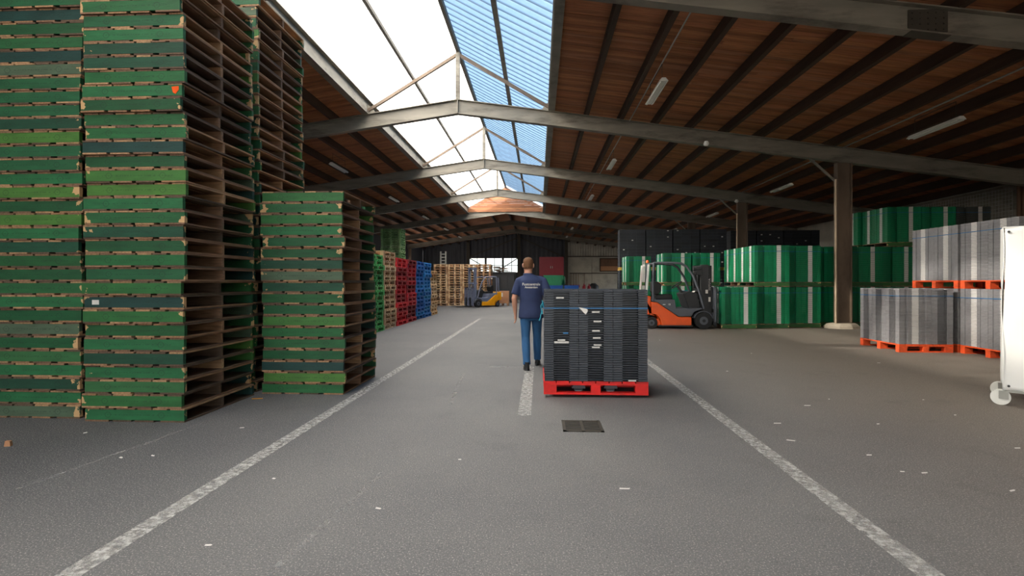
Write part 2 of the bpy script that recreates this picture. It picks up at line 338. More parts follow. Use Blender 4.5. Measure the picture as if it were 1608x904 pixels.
# end wall : ribbed dark gable with window strip, concrete panels to the right
wb = put('wall_back', None, None, (0,0,0)); tag(wb, 'gable end wall of dark ribbed sheet and concrete panels', kind='structure')
def xat(px, d=61.0): return P(px, d).x
wx0, wx1, wz0, wz1 = xat(735), xat(817), 2.55, 4.2
xc = xat(889)
def gab(name, lo, hi, z0, z1f, mt, pitch=.5):
    o = corr_wall(name, 'y', YB, lo, hi, z0, z1f, pitch, .05, mt, 1); o.parent = wb; return o
top = lambda t: zt(t) + .5
gab('gable_sheet', XL-.3, wx0, 0, top, M['clad']); gab('gable_sheet', wx0, wx1, wz1, top, M['clad']); gab('gable_sheet', wx0, wx1, 0, lambda t: wz0, M['clad']); gab('gable_sheet', wx1, xc, 0, top, M['clad'])
x = xc; i = 0
while x < XW:
    x2 = min(x + 3.0, XW)
    for z0, z1 in ((0, 2.4), (2.43, 4.35)):
        mm = MB(); mm.box(x+.02, x2-.02, YB, YB+.2, z0, z1); mm.build('concrete_panel', M['concrete'], wb)
    gab('upper_sheet', x, x2, 4.4, top, M['concrete'], .3); x = x2
mm = MB(); mm.box(xc, XW+.2, YB+.2, YB+.3, 0, 4.45); mm.build('backing_wall', M['concrete'], wb)
mm = MB(); mm.box(xc, XW, YB-.12, YB, 4.33, 4.45); mm.build('rail', M['steel_dk'], wb)
mm = MB(); mm.box(xc+.4, XW, YB-.1, YB, 2.36, 2.47); mm.build('rail', M['steel_dk'], wb)
for px in (735, 815, 889):
    mm = MB(); mm.box(xat(px)-.18, xat(px)+.18, YB-.3, YB, 0, top(xat(px))); mm.build('wind_post', M['steel_dk'], wb)
for (pa, za_), (pb, zb_) in (((815, 6.7), (735, 4.3)), ((815, 6.7), (886, 4.3)), ((735, 4.3), (775, 2.6)), ((815, 4.3), (780, 2.6))):
    mm = MB(); mm.bar((xat(pa), YB-.2, za_), (xat(pb), YB-.2, zb_), .1, .1); mm.build('brace', M['steel_dk'], wb)
w3 = put('window_3', None); tag(w3, 'strip of windows in the far gable wall', kind='structure')
n = 6
for i in range(n):
    a, b = wx0 + (wx1-wx0)*i/n, wx0 + (wx1-wx0)*(i+1)/n
    for z0, z1 in ((wz0, 3.35), (3.35, wz1)):
        mm = MB(); mm.box(a+.03, b-.03, YB+.02, YB+.03, z0+.03, z1-.03); mm.build('pane', M['glass'], w3)
    wd = .12 if i in (2, 4) else .03
    mm = MB(); mm.box(a-wd, a+wd, YB-.03, YB+.06, wz0, wz1); mm.build('mullion', M['steel_dk'], w3)
mm = MB(); mm.box(wx0, wx1, YB-.02, YB+.05, 3.32, 3.38); mm.build('transom', M['steel_dk'], w3)
# boarded window in the concrete wall
a, b = xat(941), xat(970); w4 = put('window_4', None); tag(w4, 'boarded window in the concrete part of the far wall', kind='structure')
mm = MB(); mm.box(a, b, YB-.06, YB-.01, 2.6, 4.2); mm.build('window_frame', M['purlin'], w4)
mm = MB(); mm.box(a+.12, b-.12, YB-.09, YB-.05, 2.72, 3.25); mm.build('board', M['card'], w4)
mm = MB(); mm.box(a+.12, b-.12, YB-.085, YB-.05, 3.3, 4.08); mm.build('board', M['clad_brown'], w4)

# ------------------------------------------------------------------ roof
ceil = put('ceiling', None); tag(ceil, 'timber boarded pitched roof on purlins', kind='structure')
mm = MB()
def slab(x0, x1, y0, y1, off, th):
    z0, z1 = zt(x0)+off, zt(x1)+off
    mm.add([(x0,y0,z0),(x1,y0,z1),(x1,y1,z1),(x0,y1,z0),(x0,y0,z0+th),(x1,y0,z1+th),(x1,y1,z1+th),(x0,y1,z0+th)],
           [(0,3,2,1),(4,5,6,7),(0,1,5,4),(1,2,6,5),(2,3,7,6),(3,0,4,7)])
EL, ER = XR - LW, XR + LW
slab(ER, XW+.6, YF, YB+.3, PUR+.035, .08); slab(XL-.6, EL, YF, YB+.3, PUR+.035, .08)
slab(XR, ER, YL, YB+.3, PUR+.035, .08); slab(EL, XR, YL, YB+.3, PUR+.035, .08)
mm.build('roof_sheet', M['steel_dk'], ceil)
bwid = .135
PK = [lin(*c_) for c_ in ((170,108,68),(182,120,76),(158,98,60),(176,112,74),(150,94,60),(168,112,78))]
ang = math.atan(SL)
segsR = [(ER, 4.6), (4.6, 9.4), (9.4, XW)]
plank_me = {}
def plank_mesh(L):
    key = round(L, 2)
    if key not in plank_me:
        q = MB(); q.box(-L/2, L/2, -bwid/2+.003, bwid/2-.003, 0, .03); plank_me[key] = q.mesh('plank', M['plankroof'])
    return plank_me[key]
rest = {}
def plank(x0, x1, y, single):
    if single:
        L = (x1-x0)/math.cos(ang) - .006; cx = (x0+x1)/2
        o = put('plank', plank_mesh(L), ceil, (cx, y, zt(cx)+PUR + random.uniform(0, .005)), 0, random.choice(PK))
        o.rotation_euler = (0, ang if cx > XR else -ang, 0)
    else:
        q = rest.setdefault(random.randrange(5), MB()); z0, z1 = zt(x0)+PUR, zt(x1)+PUR; a, b = y-bwid/2+.003, y+bwid/2-.003
        q.add([(x0,a,z0),(x1,a,z1),(x1,b,z1),(x0,b,z0)], [(0,3,2,1)])
        q.add([(x0,a,z0),(x1,a,z1),(x1,a,z1+.03),(x0,a,z0+.03)], [(0,1,2,3)])
ns = 0; y = YF + bwid/2; row = 0
while y < YB:
    sh_ = (0, .9, -.8, .4)[row % 4]
    for (a, b) in segsR:
        a2 = a if a == ER else a+sh_; b2 = b if b == XW else b+sh_
        one = (8.3 < y < 15.7) or (15.7 < y < 23.1 and b < 10 and ns < 299)
        if one: ns += 1
        plank(a2, b2, y, one)
    for (a, b) in ((EL, -9.5+sh_), (-9.5+sh_, XL)): plank(b, a, y, False)
    if y > YL: plank(XR, ER, y, False); plank(EL, XR, y, False)
    y += bwid; row += 1
for i, q in rest.items():
    o = q.build('planks_beyond', M['plankroof'], ceil, color=PK[i]); o['kind'] = 'stuff'
def pur(xp, y0, y1, wd=.11, nm='purlin', mt=None):
    q = MB(); q.box(xp-wd/2, xp+wd/2, y0, y1, zt(xp)+.002, zt(xp)+PUR-.005); q.build(nm, mt or M['purlin'], ceil)
xp = ER + 1.03
while xp < XW: pur(xp, YF, YB); xp += 1.03
xp = EL - 1.03
while xp > XL: pur(xp, YF, YB); xp -= 1.03
pur(XR, YL, YB); pur(XR+1.4, YL, YB); pur(XR-1.4, YL, YB)
# roof light: kerbs, ridge, glazing bars, sheets
ZK, ZP = zt(ER) + .48, 8.58
for s, nm in ((1, 'window_1'), (-1, 'window_2')):
    wn = put(nm, None); tag(wn, ('blue' if s > 0 else 'white milky') + ' corrugated sheets of the ridge roof light', kind='structure')
    xe = XR + s*LW; q = MB(); q.box(min(xe-.04*s, xe+.06*s), max(xe-.04*s, xe+.06*s), YF, YL, zt(xe), ZK); q.box(min(xe-.14*s, xe), max(xe-.14*s, xe), YF, YL, ZK-.03, ZK)
    q.box(min(xe-.14*s, xe), max(xe-.14*s, xe), YF, YL, zt(xe)+.004, zt(xe)+.03)
    q.build('kerb', M['steel'], wn)
    xm, zm = XR + s*LW*.5, (ZK+ZP)/2
    for dx in ((-.035, .035) if s < 0 else (0,)):
        q = MB(); q.bar((xm+dx, YF, zm-.07-dx*.6), (xm+dx, YL, zm-.07-dx*.6), .04 if s < 0 else .12, .1); q.build('glazing_bar', M['steel'] if s > 0 else M['steel_dk'], wn)
    pane_m = {}
    for half in (0, 1):
        xa, za = (XR + s*.02, ZP) if half == 0 else (xm, zm)
        xb, zb = (xm, zm) if half == 0 else (xe, ZK)
        q = MB(); n = 36; vs = []
        for i in range(n+1):
            t = 1.02*i/n; dz = .035*math.sin(2*math.pi*i/12)
            vs += [(xa, t, za+dz), (xb + s*.06*half, t, zb+dz-.0)]
        q.add(vs, [(2*i, 2*i+1, 2*i+3, 2*i+2) for i in range(n)], 0, True)
        pm = q.mesh('sheet', M['pane_blue'] if s > 0 else M['pane_milk'])
        yy = YF
        while yy < YL-.5:
            put('sheet', pm, wn, (0, yy, .012*half)); yy += 1.0
q = MB(); q.bar((XR, YF, ZP-.12), (XR, YL, ZP-.12), .1, .16); o = q.build('trim_1', M['steel_dk']); tag(o, 'dark ridge bar along the top of the roof light', kind='structure')
# timber gables closing the roof light
gl = put('trim_2', None); tag(gl, 'timber boarded gable closing the far end of the roof light', kind='structure')
for i in range(14):
    z0 = zt(ER)+.1 + i*.16
    if z0 > ZP-.1: break
    hw = LW*(ZP-z0-.1)/(ZP-ZK) if z0 > ZK else LW
    hw = min(hw, LW); z1 = z0+.152; h2 = min(LW, LW*(ZP-z1-.1)/(ZP-ZK)) if z1 > ZK else LW
    q = MB(); q.prism([(XR-hw, z0), (XR+hw, z0), (XR+max(h2,.02), z1), (XR-max(h2,.02), z1)], YL-.03, YL); q.build('board', M['plankroof'], gl, color=sh(PK[i % 5], .55))

# steel portal frames
def ibeam(q, p0, p1, dep, wd, m=0):
    (x0, z0), (x1, z1) = p0, p1; t = .022
    def strip(a0, a1, y0, y1): q.prism([(x0, z0-a0), (x1, z1-a0), (x1, z1-a1), (x0, z0-a1)], y0, y1, m)
    strip(0, t, -wd/2, wd/2); strip(dep-t, dep, -wd/2, wd/2); strip(t, dep-t, -.008, .008)
FN = ['second one behind', 'first one behind', 'one right above the camera', 'first', 'second', 'third', 'fourth', 'fifth', 'sixth', 'seventh']
for i, fy in enumerate(FY):
    lab = 'grey steel portal frame, %s one ahead along the hall' % FN[i] if i > 2 else 'grey steel portal frame, %s the camera' % FN[i].replace(' the camera', '')
    fr = thing('portal_frame', lab, 'roof frame', (0, fy, 0), 0, 'steel portal frames')
    q = MB(); ibeam(q, (XR, ZA), (XW, zt(XW)), .44, .2); q.build('rafter', M['steel'], fr)
    q = MB(); ibeam(q, (XR, ZA), (XL, zt(XL)), .44, .2); q.build('rafter', M['steel'], fr)
    q = MB(); q.box(XR-.012, XR+.012, -.1, .1, ZA-.44, ZA); q.build('ridge_plate', M['steel'], fr)
    for cx, ro in ((8.95, 0), (XL+.3, 0), (XW-.25, 0)):
        zc = zt(cx) - .44; q = MB(); hw = .21 if cx == 8.95 else .15; ft = .15 if cx == 8.95 else 0
        q.box(cx-hw, cx-hw+.022, -.1, .1, ft, zc); q.box(cx+hw-.022, cx+hw, -.1, .1, ft, zc); q.box(cx-hw, cx+hw, -.008, .008, ft, zc)
        if cx == 8.95: q.box(cx-hw, cx+hw, -.1, .1, ft, ft+.02)
        q.build('column', M['column'], fr)
        if cx == 8.95:
            q = MB(); q.rings([(cx-.03, 0, 0, .5, .4), (cx-.04, 0, .07, .49, .38), (cx-.03, 0, .13, .42, .33), (cx, 0, .15, .34, .26)], 0, 9)
            f = q.build('footing', M['stone'], fr)
            for p in f.data.polygons: p.use_smooth = False
            q = MB(); q.bar((cx-.21, 0, zc-.55), (cx-.95, 0, zt(cx-.95)-.44), .06, .05); q.build('brace', M['steel'], fr)
            q = MB(); q.cyl((cx-.25, -.08, ft-.01), (cx-.25, -.08, zc-.5), .03, 8); q.build('cable_pipe', M['beige'], fr)
    if fy < YL + 1:
        ftop = ZP - .2
        q = MB(); q.box(XR-.065, XR+.065, -.05, .05, ZA, ftop); q.build('lantern_post', M['steel'], fr)
        for s in (1, -1):
            xe = XR + s*(LW-.12)
            q = MB(); q.bar((XR, 0, ftop-.05), (xe, 0, zt(xe)+.12), .09, .09, up=(0,1,0)); q.build('lantern_strut', M['column'], fr)
            q = MB(); q.prism([(xe-s*.25, zt(xe)), (xe+s*.05, zt(xe)), (xe+s*.05, zt(xe)+.3), (xe-s*.1, zt(xe)+.22)], -.01, .01); q.build('gusset', M['steel'], fr)
    if i == 3:
        q = MB(); cx = 6.15
        q.box(cx-.3, cx+.3, -.03, -.009, zt(cx)-.4, zt(cx)-.04); q.bar((cx-.3, 0, zt(cx-.3)-.446), (cx+.3, 0, zt(cx+.3)-.446), .2, .012)
        for bx in range(5):
            for bz in range(4): q.cyl((cx-.24+.12*bx, -.045, zt(cx)-.36+.09*bz), (cx-.24+.12*bx, -.03, zt(cx)-.36+.09*bz), .016, 6)
        q.build('splice_plate', M['steel_dk'], fr)

# fluorescent lamps in three rows, one in each bay
lamp_me = {}
q = MB(); q.prism([(-.1,0),(.1,0),(.04,.07),(-.04,.07)], -.75, .75); lamp_me['housing'] = q.mesh('housing', M['white'])
q = MB(); q.cyl((0,-.72,0), (0,.72,0), .014, 8); lamp_me['tube'] = q.mesh('tube', M['white'])
q = MB(); q.cyl((0,-.6,.07), (0,-.6,.42), .006, 5); q.cyl((0,.6,.07), (0,.6,.42), .006, 5); q.cyl((0,-.6,.42), (0,.6,.42), .01, 5); lamp_me['hanger'] = q.mesh('hanger', M['steel_dk'])
rows = ((-7.67, 'left of the roof light', .62), (2.71, 'right of the roof light', .62), (8.9, 'above the line of columns', .68))
bays = [(FY[i]+FY[i+1])/2 for i in range(3, 9)]
for rx, rn, drop in rows:
    for bi, by in enumerate(bays):
        l = thing('fluorescent_lamp', 'white twin-tube lamp hanging %s, %s from the camera' % (rn, ONES[bi+1]), 'lamp', (rx, by, zt(rx)-drop+.15), 0, 'hanging fluorescent lamps')
        put('housing', lamp_me['housing'], l); put('hanger', lamp_me['hanger'], l)
        for dx in (-.06, .06): put('tube', lamp_me['tube'], l, (dx, 0, -.012))
for rx, nm in ((8.9, 'above the column line'), (2.71, 'right of the roof light')):
    for k in range(3, 6):
        q = MB(); q.cyl((rx, FY[k]+.11, zt(rx)-.02), (rx, FY[k+1]-.11, zt(rx)-.02), .018, 6); tag(q.build('conduit', M['galv']), 'thin steel conduit %s in the %s bay ahead' % (nm, ONES[k-2]), 'conduit')
# small bulkhead lamps on the second and third frame
for (x_, i_, nm) in ((4.9, 4, 'first wide frame seen whole'), (8.6, 5, 'frame behind the near column')):
    z_ = zt(x_) - .44; q = MB(); q.cyl((x_, FY[i_]-.12, z_-.02), (x_, FY[i_]-.3, z_-.05), .03, 8); q.rings([(x_-.02, FY[i_]-.36, z_-.11, .05, .05), (x_-.02, FY[i_]-.36, z_-.05, .08, .08), (x_-.02, FY[i_]-.36, z_+.02, .05, .05)], 0, 10)
    tag(q.build('spot_lamp', M['white']), 'small white spot lamp clamped to the ' + nm, 'lamp')

# ------------------------------------------------------------------ pallets
HP = .136
PG = [lin(*c_) for c_ in ((30,92,50),(22,80,46),(58,108,48),(38,96,48),(22,70,50),(28,86,54),(66,112,46),(20,64,46),(46,98,56),(26,80,42),(72,92,72),(32,98,58),(22,58,54),(32,88,50),(24,76,44),(28,84,52))]
WT = [lin(*c_) for c_ in ((136,104,80),(116,88,68),(166,130,96),(98,78,62),(88,70,56),(146,110,80))]
pm = {}
q = MB(); q.box(-.5, .5, -.019, .019, -.05, .05); pm['stringer'] = q.mesh('stringer', M['stringer'])
q = MB(); q.box(-.5, .5, -.019, .019, -.05, .05); pm['stringer_raw'] = q.mesh('stringer_raw', M['wood_x'])
for wdt in (.14, .19, .1, .24):
    q = MB(); q.box(-wdt/2, wdt/2, -.6, .6, -.008, .008); pm['board%.2f' % wdt] = q.mesh('deck_board', M['wood'])
TOPB = [(-.43,.14),(-.275,.14),(-.09,.19),(.1,.14),(.255,.14),(.43,.14)]
BOTB = [(-.38,.24),(-.13,.19),(.1,.19),(.38,.24)]
def green_pallet(label, cat_grp, x, y, z, rz=0, col=None, fy=None):  # x,y centre
    t = thing('wooden_pallet', label, 'pallet', (x, y, z), rz, cat_grp)
    c1 = col or random.choice(PG)
    put('stringer', pm['stringer'], t, (0, -.581, .0675), 0, c1); put('stringer', pm['stringer'], t, (0, .581, .0675), 0, random.choice(PG))
    put('stringer', pm['stringer_raw'], t, (0, 0, .0675), 0, random.choice(WT))
    for bx, bw_ in TOPB: put('deck_board', pm['board%.2f' % bw_], t, (bx, random.uniform(-.004,.004), .1265), 0, random.choice(WT))
    for bx, bw_ in BOTB: put('bottom_board', pm['board%.2f' % bw_], t, (bx, random.uniform(-.004,.004), .0085), 0, random.choice(WT))
    return t
stacks = [('leftmost tall stack', G(128, 657), 31, None), ('tall stack beside the leftmost one', G(287, 664), 33, None),
          ('tall stack behind the second one', P(403, 6.32), 36, None), ('shorter stack beside the white lane line', G(538, 620), 18, None)]
shades = {0: 1.0, 1: 1.0, 2: .9, 3: 1.0}
for si, (nm, c, n, _) in enumerate(stacks):
    lean = 0
    for k in range(n):
        if k % random.choice((7, 9, 11)) == 0: lean = random.uniform(-.018, .018)
        t = green_pallet('green pallet, %s from the floor in the %s' % (nth(k+1), nm), 'green pallets in the front stacks',
                         c.x - .5 + lean*1.2 + random.uniform(-.02, .02), c.y + .6 + random.uniform(-.012, .02), k*HP, R(random.uniform(-.5, .5)))
        if si == 1 and k == n-9: pass
        if si == 1 and k == 23:
            q = MB(); q.add([(.4,-.6015,.1),(.47,-.6015,.105),(.472,-.6015,.07),(.44,-.6015,.03),(.415,-.6015,.045)], [(0,1,2,3,4)]); q.add([(.4,-.604,.1),(.47,-.604,.105),(.472,-.604,.07),(.44,-.604,.03),(.415,-.604,.045)], [(0,1,2,3,4)])
            tag(q.build('paint_patch', M['orange'], t), 'orange paint mark on the pallet corner')
        if si == 1 and k == 8:
            q = MB(); q.box(-.42, -.35, -.604, -.6005, .045, .09); tag(q.build('sticker', M['paper'], t), 'torn white paper label')

# single-mesh block pallets for the coloured rows farther back (local: long side 1.2 along y, openings on the x faces)
def block_pallet_mesh(lx, ly, name):
    q = MB(); h = .14
    for i in range(6):
        a = -ly/2 + (ly-.12)*i/5; q.box(-lx/2, lx/2, a, a+.12, h-.022, h)
    for bx in (-lx/2, -.05, lx/2-.1):
        q.box(bx, bx+.1, -ly/2, ly/2, h-.044, h-.022); q.box(bx, bx+.1, -ly/2, ly/2, 0, .022)
        for by in (-ly/2, -.065, ly/2-.13): q.box(bx, bx+.1, by, by+.13, .022, h-.044)
    for by in (-ly/2, ly/2-.12): q.box(-lx/2+.1, lx/2-.1, by, by+.12, 0, .02)
    return q.mesh(name, M['painted'])
bp12 = block_pallet_mesh(1.0, 1.2, 'block_pallet'); bp8 = block_pallet_mesh(.8, 1.2, 'euro_pallet')
xpl = G(600, 519).x
def Yd(px, d): return P(px, d).y
cols = [('light green', 'green wooden block pallet', 13.05, [lin(70,160,84), lin(52,140,72), lin(100,170,100)], 15),
        ('plain wood', 'natural wood block pallet', 14.3, [lin(205,172,134), lin(188,150,114), lin(214,184,150)], 16),
        ('first red', 'red painted block pallet', 15.58, [lin(190,24,36), lin(214,36,46), lin(150,22,34)], 15),
        ('second red', 'dark red painted block pallet', 16.84, [lin(170,24,40), lin(132,26,36), lin(196,30,44)], 15),
        ('first blue', 'blue painted block pallet', 18.1, [lin(22,110,190), lin(30,136,206), lin(14,92,170)], 15),
        ('second blue', 'light blue painted block pallet', 19.36, [lin(36,132,200), lin(26,108,180), lin(60,150,206)], 15),
        ('yellowish wood', 'yellowish wood block pallet', 20.62, [lin(220,178,128), lin(204,160,110), lin(226,190,146)], 13)]
for nm, kind, y0, pal, n in cols:
    for k in range(n):
        put('block_pallet', bp12, None, (xpl-.5+random.uniform(-.03,.03), y0+.6+random.uniform(-.015,.015), k*.1405), R(random.uniform(-.6,.6)), random.choice(pal),
            '%s, %s up in the %s stack of the coloured row' % (kind, nth(k+1), nm), 'pallet', 'coloured pallets along the lane')
c = P(613, 30)
for k in range(32):
    put('block_pallet', bp12, None, (c.x+random.uniform(-.02,.02), c.y+.6, k*.1405), R(90 + random.uniform(-.6,.6)), random.choice([lin(140,178,116), lin(120,160,100), lin(164,190,136)]),
        'pale green pallet, %s up in the tall stack behind the coloured row' % nth(k+1), 'pallet', 'pale green pallets behind the coloured row')
for ci, (px, n) in enumerate(((692, 17), (714.5, 17), (737, 17), (759.5, 17))):
    c = P(px, 29.6)
    for k in range(n):
        put('euro_pallet', bp8, None, (c.x+random.uniform(-.008,.008), c.y+.6, k*.1405), R(180*random.randrange(2)+random.uniform(-.6,.6)) , random.choice([lin(205,168,126), lin(180,138,100), lin(160,120,86), lin(214,180,140)]),
            'natural wood pallet, %s up in the %s far stack by the yellow forklift' % (nth(k+1), ONES[ci+1]), 'pallet', 'natural pallets by the yellow forklift')
# rack upright behind the far pallets
c = P(696, 32.5); q = MB()
for dx in (-.16, .16): q.box(dx-.04, dx+.04, -.05, .05, 0, 3.3)
for k in range(16): q.box(-.12, .12, -.03, .03, .1+.2*k, .16+.2*k)
tag(q.build('rack_upright', M['galv'], None, (c.x, c.y, 0)), 'grey ladder-like rack upright behind the far wooden pallets', 'rack')

# orange-red block pallets for tray loads: every board and block its own part
bx_ = {}
def bmesh_box(key, lx, ly, lz, mt):
    if key not in bx_:
        q = MB(); q.box(-lx/2, lx/2, -ly/2, ly/2, -lz/2, lz/2); bx_[key] = q.mesh(key, mt)
    return bx_[key]
def tray_pallet(label, x, y, z, lx, ly, col, grp):
    t = thing('block_pallet', label, 'pallet', (x, y, z), 0, grp); h = .155
    n = 8; wb_ = (lx - .012*(n-1))/n
    for i in range(n): put('deck_board', bmesh_box('deck%.2f' % lx, wb_, ly, .022, M['painted']), t, (-lx/2+wb_/2+i*(wb_+.012), 0, h-.011), 0, sh(col, random.uniform(.9, 1.1)))
    for by in (-ly/2+.05, 0, ly/2-.05):
        put('bearer', bmesh_box('bearer%.2f' % lx, lx, .1, .022, M['painted']), t, (0, by, h-.033), 0, sh(col, random.uniform(.9, 1.1)))
        put('bottom_board', bmesh_box('bottom%.2f' % lx, lx, .1, .022, M['painted']), t, (0, by, .011), 0, sh(col, random.uniform(.9, 1.1)))
        for bx, bw_ in ((-lx/2+.075, .15), (0, .11), (lx/2-.075, .15)):
            put('block', bmesh_box('block%.2f' % bw_, bw_, .1, .089, M['painted']), t, (bx, by, .0665), 0, sh(col, random.uniform(.9, 1.1)))
    for bx in (-lx/2+.05, lx/2-.05):
        put('side_board', bmesh_box('side%.2f' % ly, .1, ly-.002, .02, M['painted']), t, (bx, 0, .0345), 0, sh(col, random.uniform(.9, 1.1))) if False else None
    return t

# ------------------------------------------------------------------ nested trays
PT, NT = .0275, 39
def tray_shape(q, z=0, dx=0, dy=0):                                  # 0.6 (x) by 0.4 (y)
    h = PT - .0025; t = .022
    def b(x0, x1, y0, y1, z0, z1, m=0): q.box(x0+dx, x1+dx, y0+dy, y1+dy, z+z0, z+z1, m)
    for s in (-1, 1):
        # short end: two corner blocks and a handle gap between them
        xo, xi = s*.298, s*.27
        for u, v in ((-.198,-.092), (.092,.198)): b(min(xo,xi), max(xo,xi), u, v, .002, h)
        b(min(s*.21,s*.2), max(s*.21,s*.2), -.092, .092, .0, h); b(min(s*.293,s*.28), max(s*.293,s*.28), -.092, .092, .0185, h, 0)
        # long side: ribs, a recessed band and the pale panel in the middle
        yo, yi = s*.198, s*.172
        for u, v, rec in ((-.27,-.2,0), (-.2,-.135,.012), (-.135,-.062,.003), (.062,.135,.003), (.135,.2,.012), (.2,.27,0)):
            y1_, y2_ = yo - s*rec, yi; b(u, v, min(y1_,y2_), max(y1_,y2_), .002, h)
        y1_ = yo - s*.002; b(-.062, .062, min(y1_,yi), max(y1_,yi), .006, h, 1)
    b(-.27, .27, -.172, .172, 0, .004)
q = MB(); tray_shape(q); tray_me = q.mesh('tray', [M['tray'], M['label_strip']]); tray_blk = q.mesh('tray_plain', [M['tray'], M['tray']])
col_me = []
for v in range(3):
    q = MB()
    for k in range(NT): tray_shape(q, k*PT, random.uniform(-.0015,.0015), random.uniform(-.0015,.0015))
    col_me.append(q.mesh('tray_column', [M['tray'], M['label_strip']]))
# layout A: 0.4 column left (two along y), 0.6 column right (three along y); B: mirrored
LAY = {'A': [(.2,.3,90,'front left'), (.2,.9,90,'rear left'), (.7,.2,0,'front right'), (.7,.6,0,'middle right'), (.7,1.0,0,'rear right')],
       'B': [(.3,.2,0,'front left'), (.3,.6,0,'middle left'), (.3,1.0,0,'rear left'), (.8,.3,90,'front right'), (.8,.9,90,'rear right')]}
GREEN = lin(14,124,82); GREYT = lin(136,135,138); BLK = lin(52,56,64)
def strap(parent, x0, x1, y0, y1, z, mt='bluestrap'):
    q = MB(); e = .004; h = .006
    q.box(x0-e, x1+e, y0-e, y0-.0005, z-h, z+h); q.box(x0-e, x1+e, y1+.0005, y1+e, z-h, z+h); q.box(x0-e, x0-.0005, y0-e, y1+e, z-h, z+h); q.box(x1+.0005, x1+e, y0-e, y1+e, z-h, z+h)
    return q.build('strap', M[mt], parent)
def load(label, x, y, z, lay, col, strapz=.9):
    t = thing('tray_load', label, 'tray load', (x, y, z))
    for lx, ly, rz, _ in LAY[lay]:
        put('tray_column', random.choice(col_me), t, (lx+random.uniform(-.002,.002), ly, 0), R(rz), sh(col, random.uniform(.92, 1.08)), kind='stuff')
    strap(t, 0, 1.0, 0, 1.2, strapz); return t
LV = HP + NT*PT + .012
CN = ['leftmost', 'second', 'third', 'fourth', 'fifth', 'sixth', 'seventh', 'eighth']
FX = [5.28, 6.3, 7.32, 8.37, 9.42, 10.47, 11.52, 12.57]; FYY = [15.15, 15.35, 15.6, 16.05, 16.1, 16.2, 16.25, 16.3]
def gload(x, y, z, where, col=GREEN, lay='A'):
    green_pallet('green pallet under the %s' % where, 'green pallets under tray loads', x+.5, y+.6, z, 0, random.choice([lin(44,92,46), lin(52,100,50), lin(36,84,44)]))
    load('green tray load, %s' % where if col is GREEN else 'tray load, %s' % where, x, y, z+HP+.001, lay, col)
for i in range(8):
    gload(FX[i], FYY[i], 0, '%s bottom load of the front green row' % CN[i])
    if i >= 1: gload(FX[i], FYY[i], LV, '%s upper load of the front green row' % CN[i-1])
    if i in (5, 6): gload(FX[i]+.15, FYY[i]+.02, 2*LV, '%s top load three pallets high' % CN[i-5])
    if i == 7: gload(FX[i]+.15, FYY[i]+.02, 2*LV, 'dark grey top load by the right wall', lin(62,66,64))
gload(FX[1], FYY[1]+1.24, 0, 'bottom load behind the second front stack'); gload(FX[1], FYY[1]+1.24, LV, 'upper load behind the second front stack')
for z, nm in ((0, 'bottom'), (LV, 'middle'), (2*LV, 'top')): gload(FX[5]+.02, FYY[5]+1.26, z, '%s load behind the three high stack' % nm)
for x, y, nm in ((4.62, 19.27, 'near left stack behind the orange forklift'), (5.68, 19.27, 'near right stack behind the orange forklift'), (3.66, 21.6, 'far left stack behind the orange forklift')):
    gload(x, y, 0, 'bottom load of the ' + nm); gload(x, y, LV, 'upper load of the ' + nm)

# grey trays on orange pallets, right
ORG = lin(232,86,36); RED = lin(214,30,26)
def tray(mesh, label, x, y, z, rz, col, grp): return put('black_tray' if mesh is tray_blk else 'grey_tray', mesh, None, (x+random.uniform(-.0015,.0015), y+random.uniform(-.0015,.0015), z), R(rz), sh(col, random.uniform(.9, 1.1)), label, 'tray', grp)
def strap_thing(label, x, y, z, lx, ly, mt='bluestrap'):
    o = strap(None, 0, lx, 0, ly, 0, mt); o.location = (x, y, z); return tag(o, label, 'strap')
c = G(1412, 553); gx, gy = c.x, c.y; PH = .155
tray_pallet('orange-red pallet under the near low load of grey trays', gx+.5, gy+.6, 0, 1.0, 1.2, ORG, 'orange pallets')
for lx, ly, rz, nm in LAY['B']:
    for k in range(NT): tray(tray_me, 'grey plastic tray, %s layer of the %s column in the near low grey load' % (nth(k+1), nm), gx+lx, gy+ly, PH+.001+k*PT, rz, GREYT, 'grey trays')
strap_thing('blue strap round the near low load of grey trays', gx, gy, PH+.93, 1.0, 1.2)
c = G(1490, 551); rx = c.x
lv2 = PH + NT*PT + .003
for yy, nm, in ((10.28, 'far'), (9.02, 'near')):
    for lev in (0, 1):
        z = lev*lv2; ln = ('lower', 'upper')[lev]
        tray_pallet('orange pallet under the %s %s grey load by the white cart' % (ln, nm), rx+.5, yy+.6, z, 1.0, 1.2, ORG, 'orange pallets')
        if lev == 1 and nm == 'near':
            for lx, ly, rz, cn in LAY['A']:
                if 'left' in cn:
                    for k in range(NT): tray(tray_me, 'grey tray, %s layer of the %s column in the load beside white cart' % (nth(k+1), cn), rx+lx, yy+ly, z+PH+.001+k*PT, rz, GREYT, 'grey trays')
                else: put('plastic_tray_column', col_me[0], None, (rx+lx, yy+ly, z+PH+.001), R(rz), GREYT, 'column of grey trays, %s of the upper load by the white cart' % cn, 'tray column', None, 'stuff')
            strap_thing('blue strap round the near upper load of grey trays', rx, yy, z+PH+.9, 1.0, 1.2)
        else: load('strapped load of nested grey trays, the %s %s one by the white cart' % (ln, nm), rx, yy, z+PH+.001, 'A', GREYT)

